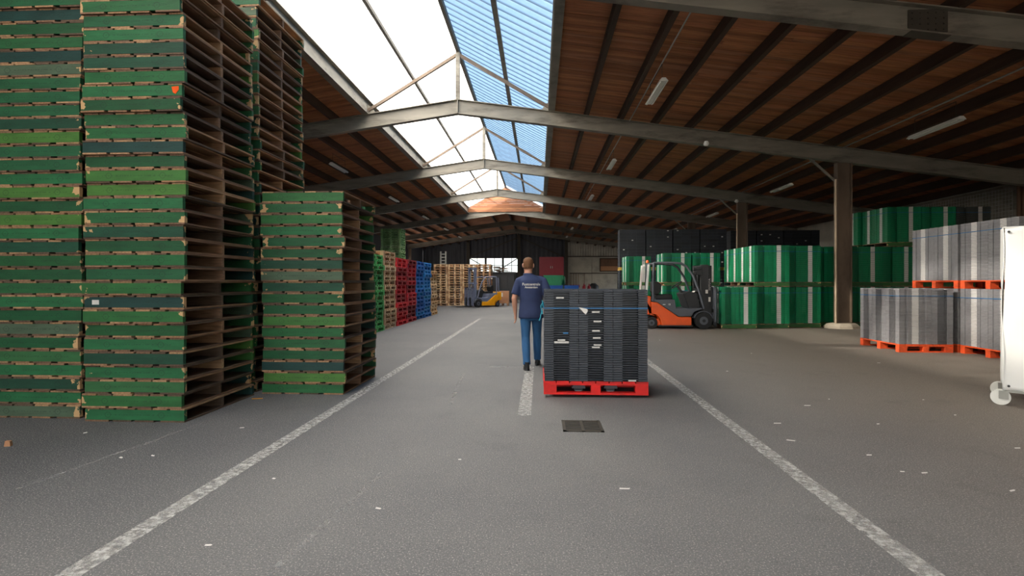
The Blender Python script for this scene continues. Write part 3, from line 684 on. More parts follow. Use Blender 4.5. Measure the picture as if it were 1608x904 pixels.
# ------------------------------------------------------------------ black tray load on the red pallet
c0 = G(853.5, 623.5); bx0, by0 = c0.x, c0.y; lift = .035
tray_pallet('bright red pallet under the load of black trays', bx0+.61, by0+.5, lift, 1.215, 1.0, RED, None)
BLAY = [(.2,.3,90,'front left'), (.6,.3,90,'front middle'), (1.0,.3,90,'front right'), (.3,.8,0,'rear left'), (.9,.8,0,'rear right')]
black = {}
for lx, ly, rz, nm in BLAY:
    for k in range(NT): black[nm, k] = tray(tray_blk, 'black plastic tray, %s layer up in the %s column on the red pallet' % (nth(k+1), nm), bx0+.01+lx, by0+ly, lift+PH+.001+k*PT, rz, BLK, 'black trays on the red pallet')
zs = lift+PH+.001
strap_thing('blue strap round the load of black trays', bx0+.01, by0, zs+31*PT+.003, 1.2, 1.0)
q = MB(); q.tube([(0,0,0),(-.02,-.01,.05),(-.03,-.01,.02),(-.02,0,-.05),(-.035,-.005,-.12),(-.05,-.01,-.16)], .007, 6); q.tube([(0,0,0),(-.015,-.01,.09),(.0,0,.06),(-.01,-.01,-.08)], .006, 6)
tag(q.build('strap_tail', M['teal'], None, (bx0+.0, by0+.2, zs+31*PT)), 'loose teal strap end knotted at the left of the black trays', 'strap')
q = MB(); q.add([(-.05,0,.025),(.05,0,.005),(.055,-.01,-.02),(.03,-.02,-.06),(.0,-.012,-.03)], [(0,1,2,3,4)]); o = q.build('paper_tag', M['paper'], None, (bx0+.46, by0-.006, zs+31*PT-.01)); tag(o, 'crumpled white paper tag hanging on the blue strap', 'tag')
o.modifiers.new('s', 'SOLIDIFY').thickness = .002
q = MB(); q.box(-.001, .004, -.045, .045, .002, .02); st = q.mesh('sticker', M['paper']); q = MB(); q.box(-.001, .004, -.085, .085, .001, .024); st2 = q.mesh('sticker_wide', M['paper'])
for nm, k, dy, me in (('front left', 35, .02, st), ('front left', 16, 0, st2), ('front left', 17, .0, st), ('front middle', 29, .0, st), ('front middle', 25, -.02, st), ('front middle', 21, 0, st), ('front middle', 18, -.01, st), ('front middle', 15, -.02, st), ('front middle', 14, 0, st), ('front right', 0, -.02, st)):
    o = put('sticker', me, black[nm, k], (-.2985, dy, .003)); o['label'] = 'white paper label on the tray end'; o.rotation_euler = (0, 0, R(180)); o.location.x = -.2985
q = MB(); q.box(-.004, .002, -.03, .03, .002, .018); put('sticker', q.mesh('sticker_blue', M['bluestrap']), black['front left', 20], (-.299, -.05, .003))['label'] = 'blue paper label on the tray end'

# pallet truck under the red pallet
tx, ty = bx0+.61, by0
t = thing('pallet_truck', 'hand pallet truck carrying the red pallet of black trays', 'pallet truck', (tx, ty, 0))
for s in (-1, 1):
    q = MB(); q.prism([(-.08,.085),(.08,.085),(.08,.095),(.07,.12),(-.07,.12),(-.08,.095)], .12, 1.12); q.build('fork', M['greypaint'], t, (s*.19, 0, 0))
    q = MB(); q.cyl((-.04, .2, .04), (.04, .2, .04), .04, 14); w_ = q.build('load_wheel', M['chrome'], t, (s*.19, 0, 0))
    q = MB(); q.box(-.05, .05, .16, .24, .05, .09); q.build('wheel_bracket', M['darkplast'], t, (s*.19, 0, 0))
q = MB(); q.box(-.27, .27, 1.12, 1.2, .08, .42); bevel(q.build('back_plate', M['greypaint'], t), .02)
q = MB(); q.cyl((0, 1.28, .1), (0, 1.28, .45), .06, 14); q.build('pump', M['greypaint'], t)
for s in (-1, 1):
    q = MB(); q.cyl((s*.04, 1.28, .09), (s*.1, 1.28, .09), .09, 16); q.build('steer_wheel', M['black'], t)
GRIP = Vector((-.50, 1.75, .93))
q = MB(); q.cyl((0, 1.3, .35), GRIP, .018, 10); q.build('tiller', M['greypaint'], t)
q = MB(); q.tube([GRIP+Vector((-.09,-.02,-.06)), GRIP+Vector((-.1,.05,.07)), GRIP+Vector((.1,.05,.07)), GRIP+Vector((.09,-.02,-.06)), GRIP+Vector((0,-.03,-.07)), GRIP+Vector((-.09,-.02,-.06))], .013, 8); q.build('handle', M['black'], t)
GW = Vector((tx, ty, 0)) + GRIP

# ------------------------------------------------------------------ the man
MX, MY = P(834, 8.0).x, P(834, 8.0).y
man = thing('person', 'man in navy polo shirt and blue jeans walking away beside the black trays', 'person', (MX, MY, 0), R(2))
hand_r = GW - Vector((MX, MY, 0)) + Vector((-.085, .0, .05))
JL = dict(sh=(-.188,-.01,1.375), el=(-.262,-.035,1.10), wr=(-.245,.03,.855)); JR = dict(sh=(.188,-.01,1.375), el=(.27,-.06,1.13), wr=tuple(hand_r))
legs = {-1: dict(hip=(-.085,0,.9), kn=(-.085,.0,.49), an=(-.068,-.13,.085)), 1: dict(hip=(.085,0,.9), kn=(.1,.2,.5), an=(.11,.36,.1))}
def lerp(a, b, t): return Vector(a) * (1-t) + Vector(b) * t
def remesh(o, vox, it=6):
    r = o.modifiers.new('r', 'REMESH'); r.mode = 'VOXEL'; r.voxel_size = vox; r.use_smooth_shade = True
    s = o.modifiers.new('s', 'SMOOTH'); s.factor = .5; s.iterations = it; return bake(o)
# body: head with face, neck, arms, hands, trunk and legs grown together
q = MB()
HCx, HCy = -.045, .01
q.rings([(HCx,-.0,1.36,.085,.085),(HCx,.0,1.44,.066,.068),(HCx,.005,1.5,.062,.068),(HCx,.015,1.535,.062,.075)], 0, 20)
q.rings([(HCx,.07,1.495,.03,.03),(HCx,.05,1.51,.05,.06),(HCx,.03,1.54,.064,.085),(HCx,.018,1.58,.072,.095),(HCx,.012,1.63,.076,.099),(HCx,.008,1.67,.074,.097),(HCx,.006,1.70,.065,.086),(HCx,.004,1.722,.048,.064),(HCx,.002,1.732,.022,.03)], 0, 24)
for s in (-1, 1):
    q.rings([(HCx+s*.078,.01,1.575,.008,.014),(HCx+s*.083,.005,1.595,.012,.02),(HCx+s*.085,.002,1.625,.012,.024),(HCx+s*.08,.004,1.645,.008,.016)], 0, 10)   # ears
    q.rings([(HCx+s*.03,.1,1.612,.016,.012),(HCx+s*.03,.102,1.622,.018,.014),(HCx+s*.03,.1,1.632,.016,.01)], 0, 8)
q.tube([(HCx,.105,1.635),(HCx,.118,1.605),(HCx,.128,1.585),(HCx,.108,1.575)], .012, 8, radii=[.009,.012,.016,.013])              # nose
q.tube([(HCx-.025,.098,1.548),(HCx,.108,1.55),(HCx+.025,.098,1.548)], .008, 8)                                             # mouth
q.rings([(0,0,.86,.14,.09),(0,0,1.0,.13,.085),(0,0,1.2,.15,.1),(0,0,1.34,.17,.1),(0,0,1.42,.13,.08),(0,0,1.45,.08,.07)], 0, 20)
def hand(wr, el, side, curl, bend):
    wr = Vector(wr); d = (wr - Vector(el)).normalized(); out = Vector((0, 1, 0)); out = (out - d*out.dot(d)).normalized(); nrm = d.cross(out) * side
    q.tube([wr - d*.01, wr + d*.03, wr + d*.07, wr + d*.095], .03, 12, radii=[(.024,.026),(.022,.034),(.02,.042),(.015,.04)])
    palm = wr + d*.085; inn = nrm
    for i, (o_, ln) in enumerate(((.031,.07), (.011,.08), (-.01,.074), (-.03,.058))):
        p = palm + out*o_; a_ = d
        pts = [p - d*.015]
        for sgm in range(4):
            c_ = curl*(sgm+.4)/4; a_ = (d*math.cos(c_) + inn*math.sin(c_)).normalized(); p = p + a_*(ln/4); pts.append(p.copy())
        q.tube(pts, .008, 8, radii=[.0095,.0092,.0088,.008,.0065])
    p = wr + d*.03 + out*.028
    q.tube([p, p + out*.022 + d*.022 + inn*.006, p + out*.026 + d*.05 + inn*.016, p + out*.02 + d*.07 + inn*.02], .01, 8, radii=[.014,.0115,.0105,.008])
for J, s, cu in ((JL, -1, .9), (JR, 1, 2.2)):
    q.tube([J['sh'], lerp(J['sh'],J['el'],.5), J['el'], lerp(J['el'],J['wr'],.3), lerp(J['el'],J['wr'],.7), J['wr']], .04, 14, radii=[.055,.046,.042,.044,.034,.025])
    hand(J['wr'], J['el'], s, cu, 0)
for s, Lg in legs.items(): q.tube([Lg['hip'], Lg['kn'], Lg['an']], .06, 12, radii=[.075,.05,.035])
body = q.build('body', M['skin'], man); remesh(body, .0055, 4)
for s in (-1, 1):
    q = MB(); q.rings([(HCx+s*.03,.109,1.614,.006,.004),(HCx+s*.03,.111,1.621,.01,.006),(HCx+s*.03,.109,1.628,.006,.004)], 0, 8); q.build('eye', M['darkplast'], man)
# short hair : a shell over crown, back and sides
SK = [(1.54,.03,.064,.085),(1.58,.018,.072,.095),(1.63,.012,.076,.099),(1.67,.008,.074,.097),(1.70,.006,.065,.086),(1.722,.004,.048,.064),(1.732,.002,.022,.03),(1.7345,.002,.001,.001)]
def skull(z):
    for (z0, *a), (z1, *b) in zip(SK, SK[1:]):
        if z <= z1: t_ = max(0, (z-z0)/(z1-z0)); return [u*(1-t_)+v*t_ for u, v in zip(a, b)]
    return SK[-1][1:]
q = MB(); vs = []; fs = []; nu, nv = 28, 14
for j in range(nv+1):
    for i in range(nu):
        th = 2*math.pi*i/nu; front = math.sin(th)
        zmin = 1.56 if front < -.2 else (1.56 + (front+.2)*.115 if front < .75 else 1.67)
        z = zmin + (1.7345-zmin)*math.sin(j/nv*math.pi/2); cy_, rx_, ry_ = skull(z)
        vs.append((HCx + (rx_+.005)*math.cos(th), cy_ + (ry_+.005)*math.sin(th), z + .006*j/nv))
for j in range(nv):
    for i in range(nu): fs.append((j*nu+i, j*nu+(i+1)%nu, (j+1)*nu+(i+1)%nu, (j+1)*nu+i))
fs.append(tuple(nv*nu+i for i in range(nu)))
q.add(vs, fs, 0, True); q.build('hair', M['hair'], man)
# polo shirt
q = MB()
q.rings([(0,.0,.79,.196,.142),(0,-.002,.86,.196,.144),(0,0,.95,.186,.136),(0,0,1.05,.178,.126),(0,0,1.18,.182,.125),(0,-.005,1.3,.2,.128),(0,-.008,1.38,.2,.115),(-.01,-.006,1.43,.13,.092),(-.03,0,1.468,.088,.082)], 0, 28)
for J, s in ((JL, -1), (JR, 1)):
    q.tube([(s*.07,0,1.405), (s*.13,-.004,1.4), J['sh'], lerp(J['sh'],J['el'],.4), lerp(J['sh'],J['el'],.8)], .07, 16, radii=[.05,.054,.062,.068,.07])
shirt = remesh(q.build('polo_shirt', M['navy'], man), .012, 8)
q = MB(); q.rings([(HCx+.008,.0,1.44,.086,.088),(HCx+.003,.004,1.475,.08,.084),(HCx,.006,1.492,.074,.079),(HCx,.006,1.49,.068,.072),(HCx,.004,1.45,.068,.072)], 0, 24); q.build('collar', M['navy'], man)
def text_mesh(s, size, mt, name, ext=.0015, align='CENTER'):
    cu = bpy.data.curves.new(name, 'FONT'); cu.body = s; cu.size = size; cu.extrude = ext; cu.align_x = align; cu.align_y = 'CENTER'; cu.resolution_u = 3; cu.offset = .0009
    o = bpy.data.objects.new(name, cu); COL.objects.link(o); dg = bpy.context.evaluated_depsgraph_get(); me = bpy.data.meshes.new_from_object(o.evaluated_get(dg))
    bpy.data.objects.remove(o); me.materials.clear(); me.materials.append(mt); return me
def wrap_text(s, size, z, yb):                                          # lettering laid on the curve of the back
    me = text_mesh(s, size, M['paper'], 'lettering')
    rx_, ry_ = .196, .134
    for v in me.vertices:
        x, up, e = v.co; v.co = (x, yb - ry_*math.sqrt(max(.05, 1-(x/rx_)**2)) - .003 - e, z + up)
    return put('lettering', me, man)
wrap_text('Fustcentrale', .056, 1.318, .004)['label'] = 'white lettering Fustcentrale across the back'
wrap_text('Amsterdam', .042, 1.272, .006)['label'] = 'white lettering Amsterdam below'
# jeans, shoes
q = MB(); q.rings([(0,0,.76,.155,.1),(0,-.004,.84,.16,.108),(0,-.003,.92,.158,.106),(0,0,.98,.16,.108)], 0, 24)
for s, Lg in legs.items():
    h, kn, an = Vector(Lg['hip']), Vector(Lg['kn']), Vector(Lg['an'])
    q.tube([h + Vector((0,0,.0)), lerp(h,kn,.25), lerp(h,kn,.6), kn, lerp(kn,an,.35), lerp(kn,an,.75), lerp(kn,an,1.0)], .08, 18, radii=[.094,.092,.078,.067,.068,.06,.06])
remesh(q.build('jeans', M['denim'], man), .011, 6)
q = MB(); q.rings([(0,0,.955,.166,.114),(0,0,.985,.165,.113)], 0, 24); q.build('belt', M['black'], man)
for s, Lg in legs.items():
    a = Vector(Lg['an']); tilt = 0
    q = MB(); q.rings([(0,.06,0,.046,.135),(0,.06,.022,.047,.137),(0,.05,.045,.043,.12),(0,.02,.075,.04,.085),(0,-.01,.11,.042,.055),(0,-.01,.13,.043,.05)], 0, 20)
    o = q.build('shoe', M['black'], man, (a.x, a.y, a.z-.085), R(s*-5))
    q = MB(); q.rings([(0,.06,-.0005,.049,.139),(0,.06,.02,.05,.14)], 0, 20); q.build('sole', M['darkplast'], o)

# ------------------------------------------------------------------ forklifts
def forklift(label, loc, rz, body, guard, mast_col, mast_h, sign, W=1.06):
    t = thing('forklift', label, 'forklift', loc, rz)
    k = 373.4
    def pz(*pts): return [((u-40)/k, (808-v)/k) for u, v in pts]
    def pr(name, pts, y0, y1, mt, bv=.015, par=None):
        q = MB(); q.prism(pz(*pts), y0, y1); o = q.build(name, mt, par or t); return bevel(o, bv) if bv else o
    y0, y1 = 0, W
    pr('counterweight', [(30,470),(55,450),(146,455),(146,648),(205,660),(240,700),(255,775),(215,775),(205,690),(146,655),(60,655),(35,640)], y0+.01, y1-.01, body, .03)
    cw = pr('counterweight_core', [(30,480),(146,470),(250,560),(250,690),(40,690)], y0+.22, y1-.22, M['darkplast'], .01)
    sp = pr('side_panel', [(147,515),(215,525),(440,680),(578,680),(578,770),(258,775),(243,700),(208,658),(147,646)], y0, y1, body, .02)
    pr('step', [(225,768),(590,768),(590,785),(225,785)], y0-.0, y1, M['darkplast'], .005)
    pr('hood', [(190,470),(205,492),(400,490),(418,585),(520,588),(600,585),(705,582),(690,598),(612,622),(575,676),(440,677),(215,523),(150,512),(150,480)], y0+.02, y1-.02, M['greypaint'] if sign else guard, .02)
    q = MB(); 
    for yy in (y0+.04, y1-.04):
        def path(pts): q.tube([((u-40)/k, yy, (808-v)/k) for u, v in pts], .034, 8, radii=[.034]*len(pts))
        path([(172,505),(168,300),(178,95)]); path([(178,95),(330,92),(470,100),(530,135),(600,240),(660,400),(712,590)])
    o = q.build('overhead_guard', guard, t)
    for i in range(8):
        q = MB(); u = 190 + 40*i; q.bar(((u-40)/k, y0+.04, (808-92)/k), ((u-40)/k, y1-.04, (808-92)/k), .03, .025); q.build('guard_bar', guard, t)
    q = MB()
    for yy in (y0+.06, y1-.06): q.bar((.15, yy, (808-470)/k), (.22, yy, (808-110)/k), .05, .07)
    q.build('rear_pillar', M['white'] if sign else guard, t)
    q = MB(); q.cyl((.06, y0+.1, (808-130)/k), (.12, y0+.1, (808-130)/k), .045, 12); q.build('rear_lamp', M['white'], t)
    q = MB(); q.rings([(.2, y0+.12, (808-92)/k, .045, .045), (.2, y0+.12, (808-70)/k, .04, .04), (.2, y0+.12, (808-62)/k, .02, .02)], 0, 12); q.build('beacon', M['orange'] if sign else M['redmetal'], t)
    pr('backrest', [(195,300),(240,292),(285,330),(280,400),(255,440),(205,440),(190,400)], W*.28, W*.72, M['seat'], .03)
    pr('seat', [(210,440),(395,436),(402,470),(395,492),(215,492)], W*.26, W*.74, M['seat'], .025)
    pr('dashboard', [(500,430),(560,400),(650,420),(690,585),(560,585),(525,480)], y0+.14, y1-.14, M['darkplast'] , .02)
    q = MB(); q.bar(((545-40)/k, W/2, (808-440)/k), ((478-40)/k, W/2, (808-345)/k), .06, .06); q.build('steering_column', M['darkplast'], t)
    q = MB(); cxx, czz = (470-40)/k, (808-335)/k; ax = Vector((-.6,0,.8)); a_ = Vector((0,1,0)); b_ = Vector((.8,0,.6))
    q.tube([Vector((cxx, W/2, czz)) + a_*(.17*math.cos(2*math.pi*i/20)) + b_*(.17*math.sin(2*math.pi*i/20)) for i in range(21)], .016, 8)
    q.bar(Vector((cxx, W/2, czz)) - a_*.16, Vector((cxx, W/2, czz)) + a_*.16, .03, .02); q.build('steering_wheel', M['black'], t)
    q = MB(); q.bar(((560-40)/k, W*.3, (808-470)/k), ((640-40)/k, W*.3, (808-400)/k), .2, .01); q.build('document_board', M['paper'], t)
    # mast
    mt = mast_h
    m0, m1, m2 = (690, 770, 812) if sign else (720, 750, 775)
    for yy in (W*.16, W*.84):
        q = MB(); q.box((m0-40)/k, (m1-40)/k, yy-.05, yy+.05, .09, mt); q.build('mast_rail', mast_col, t)
        q = MB(); q.box((m1-40)/k, (m2-40)/k, yy-.035+.05*(1 if yy < W/2 else -1), yy+.035+.05*(1 if yy < W/2 else -1), .06, mt-.02); q.build('inner_rail', mast_col, t)
        q = MB(); q.cyl(((730-40)/k, yy + (.12 if yy < W/2 else -.12), .15), ((730-40)/k, yy + (.12 if yy < W/2 else -.12), mt-.2), .035, 10); q.build('lift_cylinder', M['darkplast'] if sign else M['galv'], t)
        q = MB(); q.bar(((605-40)/k, yy, (808-560)/k), ((700-40)/k, yy, (808-480)/k), .06, .06); q.build('tilt_cylinder', M['darkplast'], t)
    for zz in (.3, mt-.08, mt*.6):
        q = MB(); q.box((690-40)/k, (770-40)/k, W*.16, W*.84, zz-.05, zz+.05); q.build('mast_crossbar', mast_col, t)
    if sign:
        q = MB(); q.box((640-40)/k, (700-40)/k, W*.1, W*.3, mt-.3, mt-.06); q.cyl(((610-40)/k, W*.14, mt-.12), ((690-40)/k, W*.14, mt-.12), .055, 12); q.cyl(((640-40)/k, W*.12, mt-.22), ((640-40)/k, W*.3, mt-.22), .04, 10); bevel(q.build('work_lamp', M['darkplast'], t), .01)
    q = MB()
    for zz in (.16, .52): q.box((815-40)/k, (848-40)/k, .05, W-.05, zz-.05, zz+.05)
    q.build('carriage', mast_col, t)
    q = MB()
    for i in range(7): yy = .06 + (W-.12)*i/6; q.box((822-40)/k, (845-40)/k, yy-.02, yy+.02, .2, 1.2)
    q.box((822-40)/k, (845-40)/k, .04, W-.04, 1.18, 1.22); q.build('load_backrest', M['greypaint'] if sign else mast_col, t)
    for yy in (W*.28, W*.72):
        fl = .02 if sign else 1.0
        q = MB(); q.prism([((850-40)/k, .62), ((866-40)/k, .62), ((868-40)/k, .075), ((868-40)/k+fl, .055), ((868-40)/k+fl, .04), ((850-40)/k, .035)], yy-.06, yy+.06); q.build('fork', M['darkplast'], t)
    # wheels
    for (u, r_, wd, yin) in ((150, .174, .15, .0), (703, .24, .2, -.03)):
        for sd_ in (0, 1):
            ya, yb = (yin, yin+wd) if sd_ == 0 else (W-yin-wd, W-yin)
            xx = (u-40)/k; q = MB(); q.cyl((xx, ya+.012, r_), (xx, yb-.012, r_), r_, 28); q.cyl((xx, ya, r_), (xx, yb, r_), r_*.88, 28)
            wl_ = q.build('tyre', M['black'], t)
            yo = ya-.004 if sd_ == 0 else yb+.004
            q = MB(); q.cyl((xx, yo, r_), (xx, yo+(.02 if sd_ == 0 else -.02), r_), r_*.5, 20); rim = q.build('rim', M['greypaint'], wl_)
            q = MB(); q.cyl((xx, yo-(.02 if sd_ == 0 else -.02), r_), (xx, yo, r_), r_*.2, 14); q.build('hub', M['darkplast'], wl_)
    # wheel arch
    q = MB(); pts = []
    for i in range(9):
        a_ = R(15 + 150*i/8); pts.append(((703-40)/k + .285*math.cos(a_), .24 + .285*math.sin(a_)))
    pin = [((703-40)/k + .262*math.cos(R(15+150*i/8)), .24 + .262*math.sin(R(15+150*i/8))) for i in range(8,-1,-1)]
    for i in range(8):
        q.prism([pts[i], pts[i+1], pin[8-i-1], pin[8-i]], -.02, .2); q.prism([pts[i], pts[i+1], pin[8-i-1], pin[8-i]], W-.2, W+.02)
    q.build('mudguard', M['greypaint'], t)
    if sign:
        me = text_mesh('TOYOTA', .085, M['white'], 'lettering', .001); o = put('lettering', me, t, ((791-40)/k - .01, W*.16-.0, (808-330)/k)); o.rotation_euler = (R(90), R(-90), 0); o.location.y = W*.16+.05-.035-.004
        o['label'] = 'white vertical lettering TOYOTA on the mast'
        me = text_mesh('18', .075, M['white'], 'lettering', .001); o = put('lettering', me, t, ((340-40)/k, .017, (808-545)/k)); o.rotation_euler = (R(90), 0, 0); o['label'] = 'white number 18 on the hood'
        q = MB(); q.box((272-40)/k, (300-40)/k, .014, .019, (808-549)/k, (808-541)/k); q.build('marking', M['white'], t)
        for (u0, u1, v0, v1) in ((738,768,385,425), (770,795,465,515)):
            q = MB(); q.box((u0-40)/k, (u1-40)/k-.01, W*.16-.055, W*.16-.0505, (808-v1)/k, (808-v0)/k); q.build('sticker', M['paper'], t)
    return t
c = P(1006, 15.0)
forklift('orange and grey forklift facing right before the green trays', (c.x, c.y-.1, 0), 0, M['orange'], M['greypaint'], M['darkplast'], 1.86, True)
c = P(771, 28.6)
forklift('yellow forklift with blue-grey mast by the far wooden pallets', (c.x, c.y+.6, 0), R(180+40), M['yellow'], M['bluegrey'], M['bluegrey'], 2.5, False).scale = (.86, .86, .86)

# ------------------------------------------------------------------ far black crates behind the green loads
CH = .148
def crate_shape(q, z=0, dx=0):
    def b(x0, x1, y0, y1, z0, z1, m=0): q.box(x0+dx, x1+dx, y0, y1, z+z0, z+z1, m)
    h = CH-.004
    for sx in (-1, 1):
        for sy in (-1, 1): b(min(sx*.197,sx*.15), max(sx*.197,sx*.15), min(sy*.297,sy*.25), max(sy*.297,sy*.25), 0, h)
    for s in (-1, 1):
        for z0, z1 in ((0,.03), (.05,.075), (.115,h)):
            b(-.15, .15, min(s*.294,s*.27), max(s*.294,s*.27), z0, z1); b(min(s*.194,s*.17), max(s*.194,s*.17), -.25, .25, z0, z1)
        b(-.15, .15, min(s*.275,s*.265), max(s*.275,s*.265), 0, h); b(min(s*.175,s*.165), max(s*.175,s*.165), -.25, .25, 0, h)
    b(-.15, .15, -.25, .25, 0, .006)
q = MB(); crate_shape(q); crate = q.mesh('crate', [M['tray']])
q = MB()
for k in range(12): crate_shape(q, k*CH)
crate_col = q.mesh('crate_column', [M['tray']])
q = MB(); q.box(-.04, .04, -.303, -.298, .06, .11); lab_me = q.mesh('crate_label', M['white'])
CB = lin(46,50,58)
def crates(nm, x, y, ncol, tops):
    for j in range(math.ceil(ncol/3)):
        put('block_pallet', bp12, None, (x+.6+1.25*j, y+.31, 0), R(90), lin(160,120,80), 'wooden pallet on the floor under the %s black crates, %s from left' % (nm, ONES[j+1]), 'pallet', 'pallets under black crates').scale = (.62, 1, 1)
        put('block_pallet', bp12, None, (x+.6+1.25*j, y+.31, .14+12*CH), R(90), lin(196,160,80), 'yellowish pallet between the %s black crate layers, %s from left' % (nm, ONES[j+1]), 'pallet', 'pallets under black crates').scale = (.62, 1, 1)
    for i in range(ncol):
        xx = x + .2 + 1.25*(i//3) + .4*(i % 3)
        put('crate_column', crate_col, None, (xx, y+.31, .142), 0, CB, '%s column of black crates at the bottom of the %s group' % (ONES[i+1], nm), 'crate column', None, 'stuff')
        for k in range(tops):
            o = put('plastic_crate', crate, None, (xx, y+.31, .142+12*CH+.142+k*CH), 0, sh(CB, random.uniform(.8,1.2)), 'black crate, %s up in the %s upper column of the %s group' % (nth(k+1), ONES[i+1], nm), 'crate', 'black crates behind the green trays')
            if random.random() < .11: put('sticker', lab_me, o)
c = P(973, 24.2); crates('left', c.x, c.y, 12, 12)
c = P(1150, 24.4); crates('right', c.x, c.y+.2, 10, 12)

# ------------------------------------------------------------------ white covered cart at the right edge
c = P(1580, 5.62); t = thing('covered_cart', 'roll cart covered with white tarpaulin at the right edge', 'cart', (c.x, c.y, 0), R(-40))
q = MB(); nx, nz = 24, 40; vs = []
for j in range(nz+1):
    for i in range(nx+1):
        u, v = i/nx, j/nz; x = -.02 + .95*u; z = .17 + 1.78*v
        yv = .012*math.sin(9*v+3*u) + .008*math.sin(17*u+5*v) + .01*math.sin(23*v*u+1); xo = -.015*math.sin(5*v+.6) if i == 0 else 0
        vs.append((x+xo, -.03+yv, z))
q.add(vs, [(j*(nx+1)+i, j*(nx+1)+i+1, (j+1)*(nx+1)+i+1, (j+1)*(nx+1)+i) for j in range(nz) for i in range(nx)], 0, True)
o = q.build('tarpaulin', M['tarp'], t); o.modifiers.new('s', 'SOLIDIFY').thickness = .006
q = MB(); vs = []
for j in range(nz+1):
    for i in range(13):
        u, v = i/12, j/nz; vs.append((-.03+.01*math.sin(9*v+4*u), -.02+.72*u, .17+1.78*v))
q.add(vs, [(j*13+i, j*13+i+1, (j+1)*13+i+1, (j+1)*13+i) for j in range(nz) for i in range(12)], 0, True)
o = q.build('tarpaulin_side', M['tarp'], t); o.modifiers.new('s', 'SOLIDIFY').thickness = .006
q = MB(); q.box(-.03, .93, -.03, .7, 1.945, 1.955); q.build('tarpaulin_top', M['tarp'], t)
q = MB()
for px_, py_ in ((.02,.02), (.9,.02), (.02,.66), (.9,.66)): q.cyl((px_, py_, .16), (px_, py_, 1.93), .016, 8)
q.build('frame_tube', M['galv'], t)
q = MB()
for yy in (.0, .33, .68): q.bar((0, yy, .16), (.92, yy, .16), .025, .025)
for xx in (0, .3, .6, .92): q.bar((xx, 0, .175), (xx, .68, .175), .02, .02)
q.build('base', M['galv'], t)
for xx, yy in ((.0,.02), (.88,.02), (.0,.62), (.88,.62)):
    w_ = thing('caster', None, None); w_.parent = t; w_.location = (xx, yy, 0); del_ = None
    q = MB(); q.cyl((-.045,-.02,.085), (-.045,.02,.085), .085, 24); q.cyl((-.045,-.026,.085), (-.045,.026,.085), .03, 14); q.build('wheel', M['white'], w_)
    q = MB(); q.box(-.06, .02, -.034, -.028, .07, .15); q.box(-.06, .02, .028, .034, .07, .15); q.box(-.06, .03, -.034, .034, .148, .158); q.build('fork', M['galv'], w_)
for (xx, zz) in ((.02, 1.9), (.02, .22)):
    q = MB(); q.cyl((xx, -.045, zz), (xx, -.03, zz), .012, 10); q.build('eyelet', M['darkplast'], t)

# ------------------------------------------------------------------ floor grate, litter
c = G(914, 669); t = thing('floor_grate', 'square dark iron drain grate set in the asphalt', 'drain grate', (c.x, c.y, 0))
s_ = .185
q = MB(); q.box(-s_, s_, -s_, -s_+.025, .001, .007); q.box(-s_, s_, s_-.025, s_, .001, .007); q.box(-s_, -s_+.03, -s_, s_, .001, .007); q.box(s_-.03, s_, -s_, s_, .001, .007); q.box(-.014, .014, -s_, s_, .001, .007); q.build('frame', M['steel_dk'], t)
for i in range(6):
    yy = -s_ + .055 + i*.052; q = MB(); q.box(-s_+.03, -.014, yy-.01, yy+.01, .001, .006); q.box(.014, s_-.03, yy-.01, yy+.01, .001, .006); q.build('bar', M['steel_dk'], t)
q = MB(); q.box(-s_, s_, -s_, s_, .0005, .002); q.build('pit_shade', M['black'], t)  # flat black sheet stands in for the shade below the bars
scr = [(1242,692),(1221,665),(1268,637),(981,768),(594,799),(327,857),(190,719),(134,680),(1452,743),(1379,666),(1450,628),(1590,771),(1598,704),(1380,570),(1142,583),(1302,627),(1417,741),(240,716),(430,752),(722,722),(1036,534),(1500,652),(380,672),(1180,555),(1365,715)]
for i, (px, py) in enumerate(scr):
    c = G(px, py); L_ = random.uniform(.008, .025) if i > 3 else .035; q = MB(); wv = random.uniform(.003,.007)
    q.add([(-L_,-wv,.001),(L_*.8,-wv*.7,.003),(L_,wv,.006),(-L_*.9,wv,.004)], [(0,1,2,3)]); q.add([(-L_,-wv,.0035),(L_*.8,-wv*.7,.0055),(L_,wv,.0085),(-L_*.9,wv,.0065)], [(0,1,2,3)])
    tag(q.build('paper_scrap', M['paper'], None, (c.x, c.y, .0), random.uniform(-.6, .6)), 'small white paper scrap lying on the asphalt', 'paper scrap', 'paper scraps on the floor')
c = G(13, 700); q = MB(); q.prism([(-.022,0),(.022,0),(.018,.04),(-.015,.045)], -.015, .015); tag(q.build('wood_chip', M['card'], None, (c.x, c.y, 0), .3), 'small block of wood lying on the floor at the left', 'wood block')
c = G(404, 626); q = MB(); q.box(-.06,.06,-.008,.008,.001,.006); tag(q.build('strap_scrap', M['yellow'], None, (c.x, c.y, 0), .2), 'yellow strap scrap beside the green pallet stack', 'strap scrap')

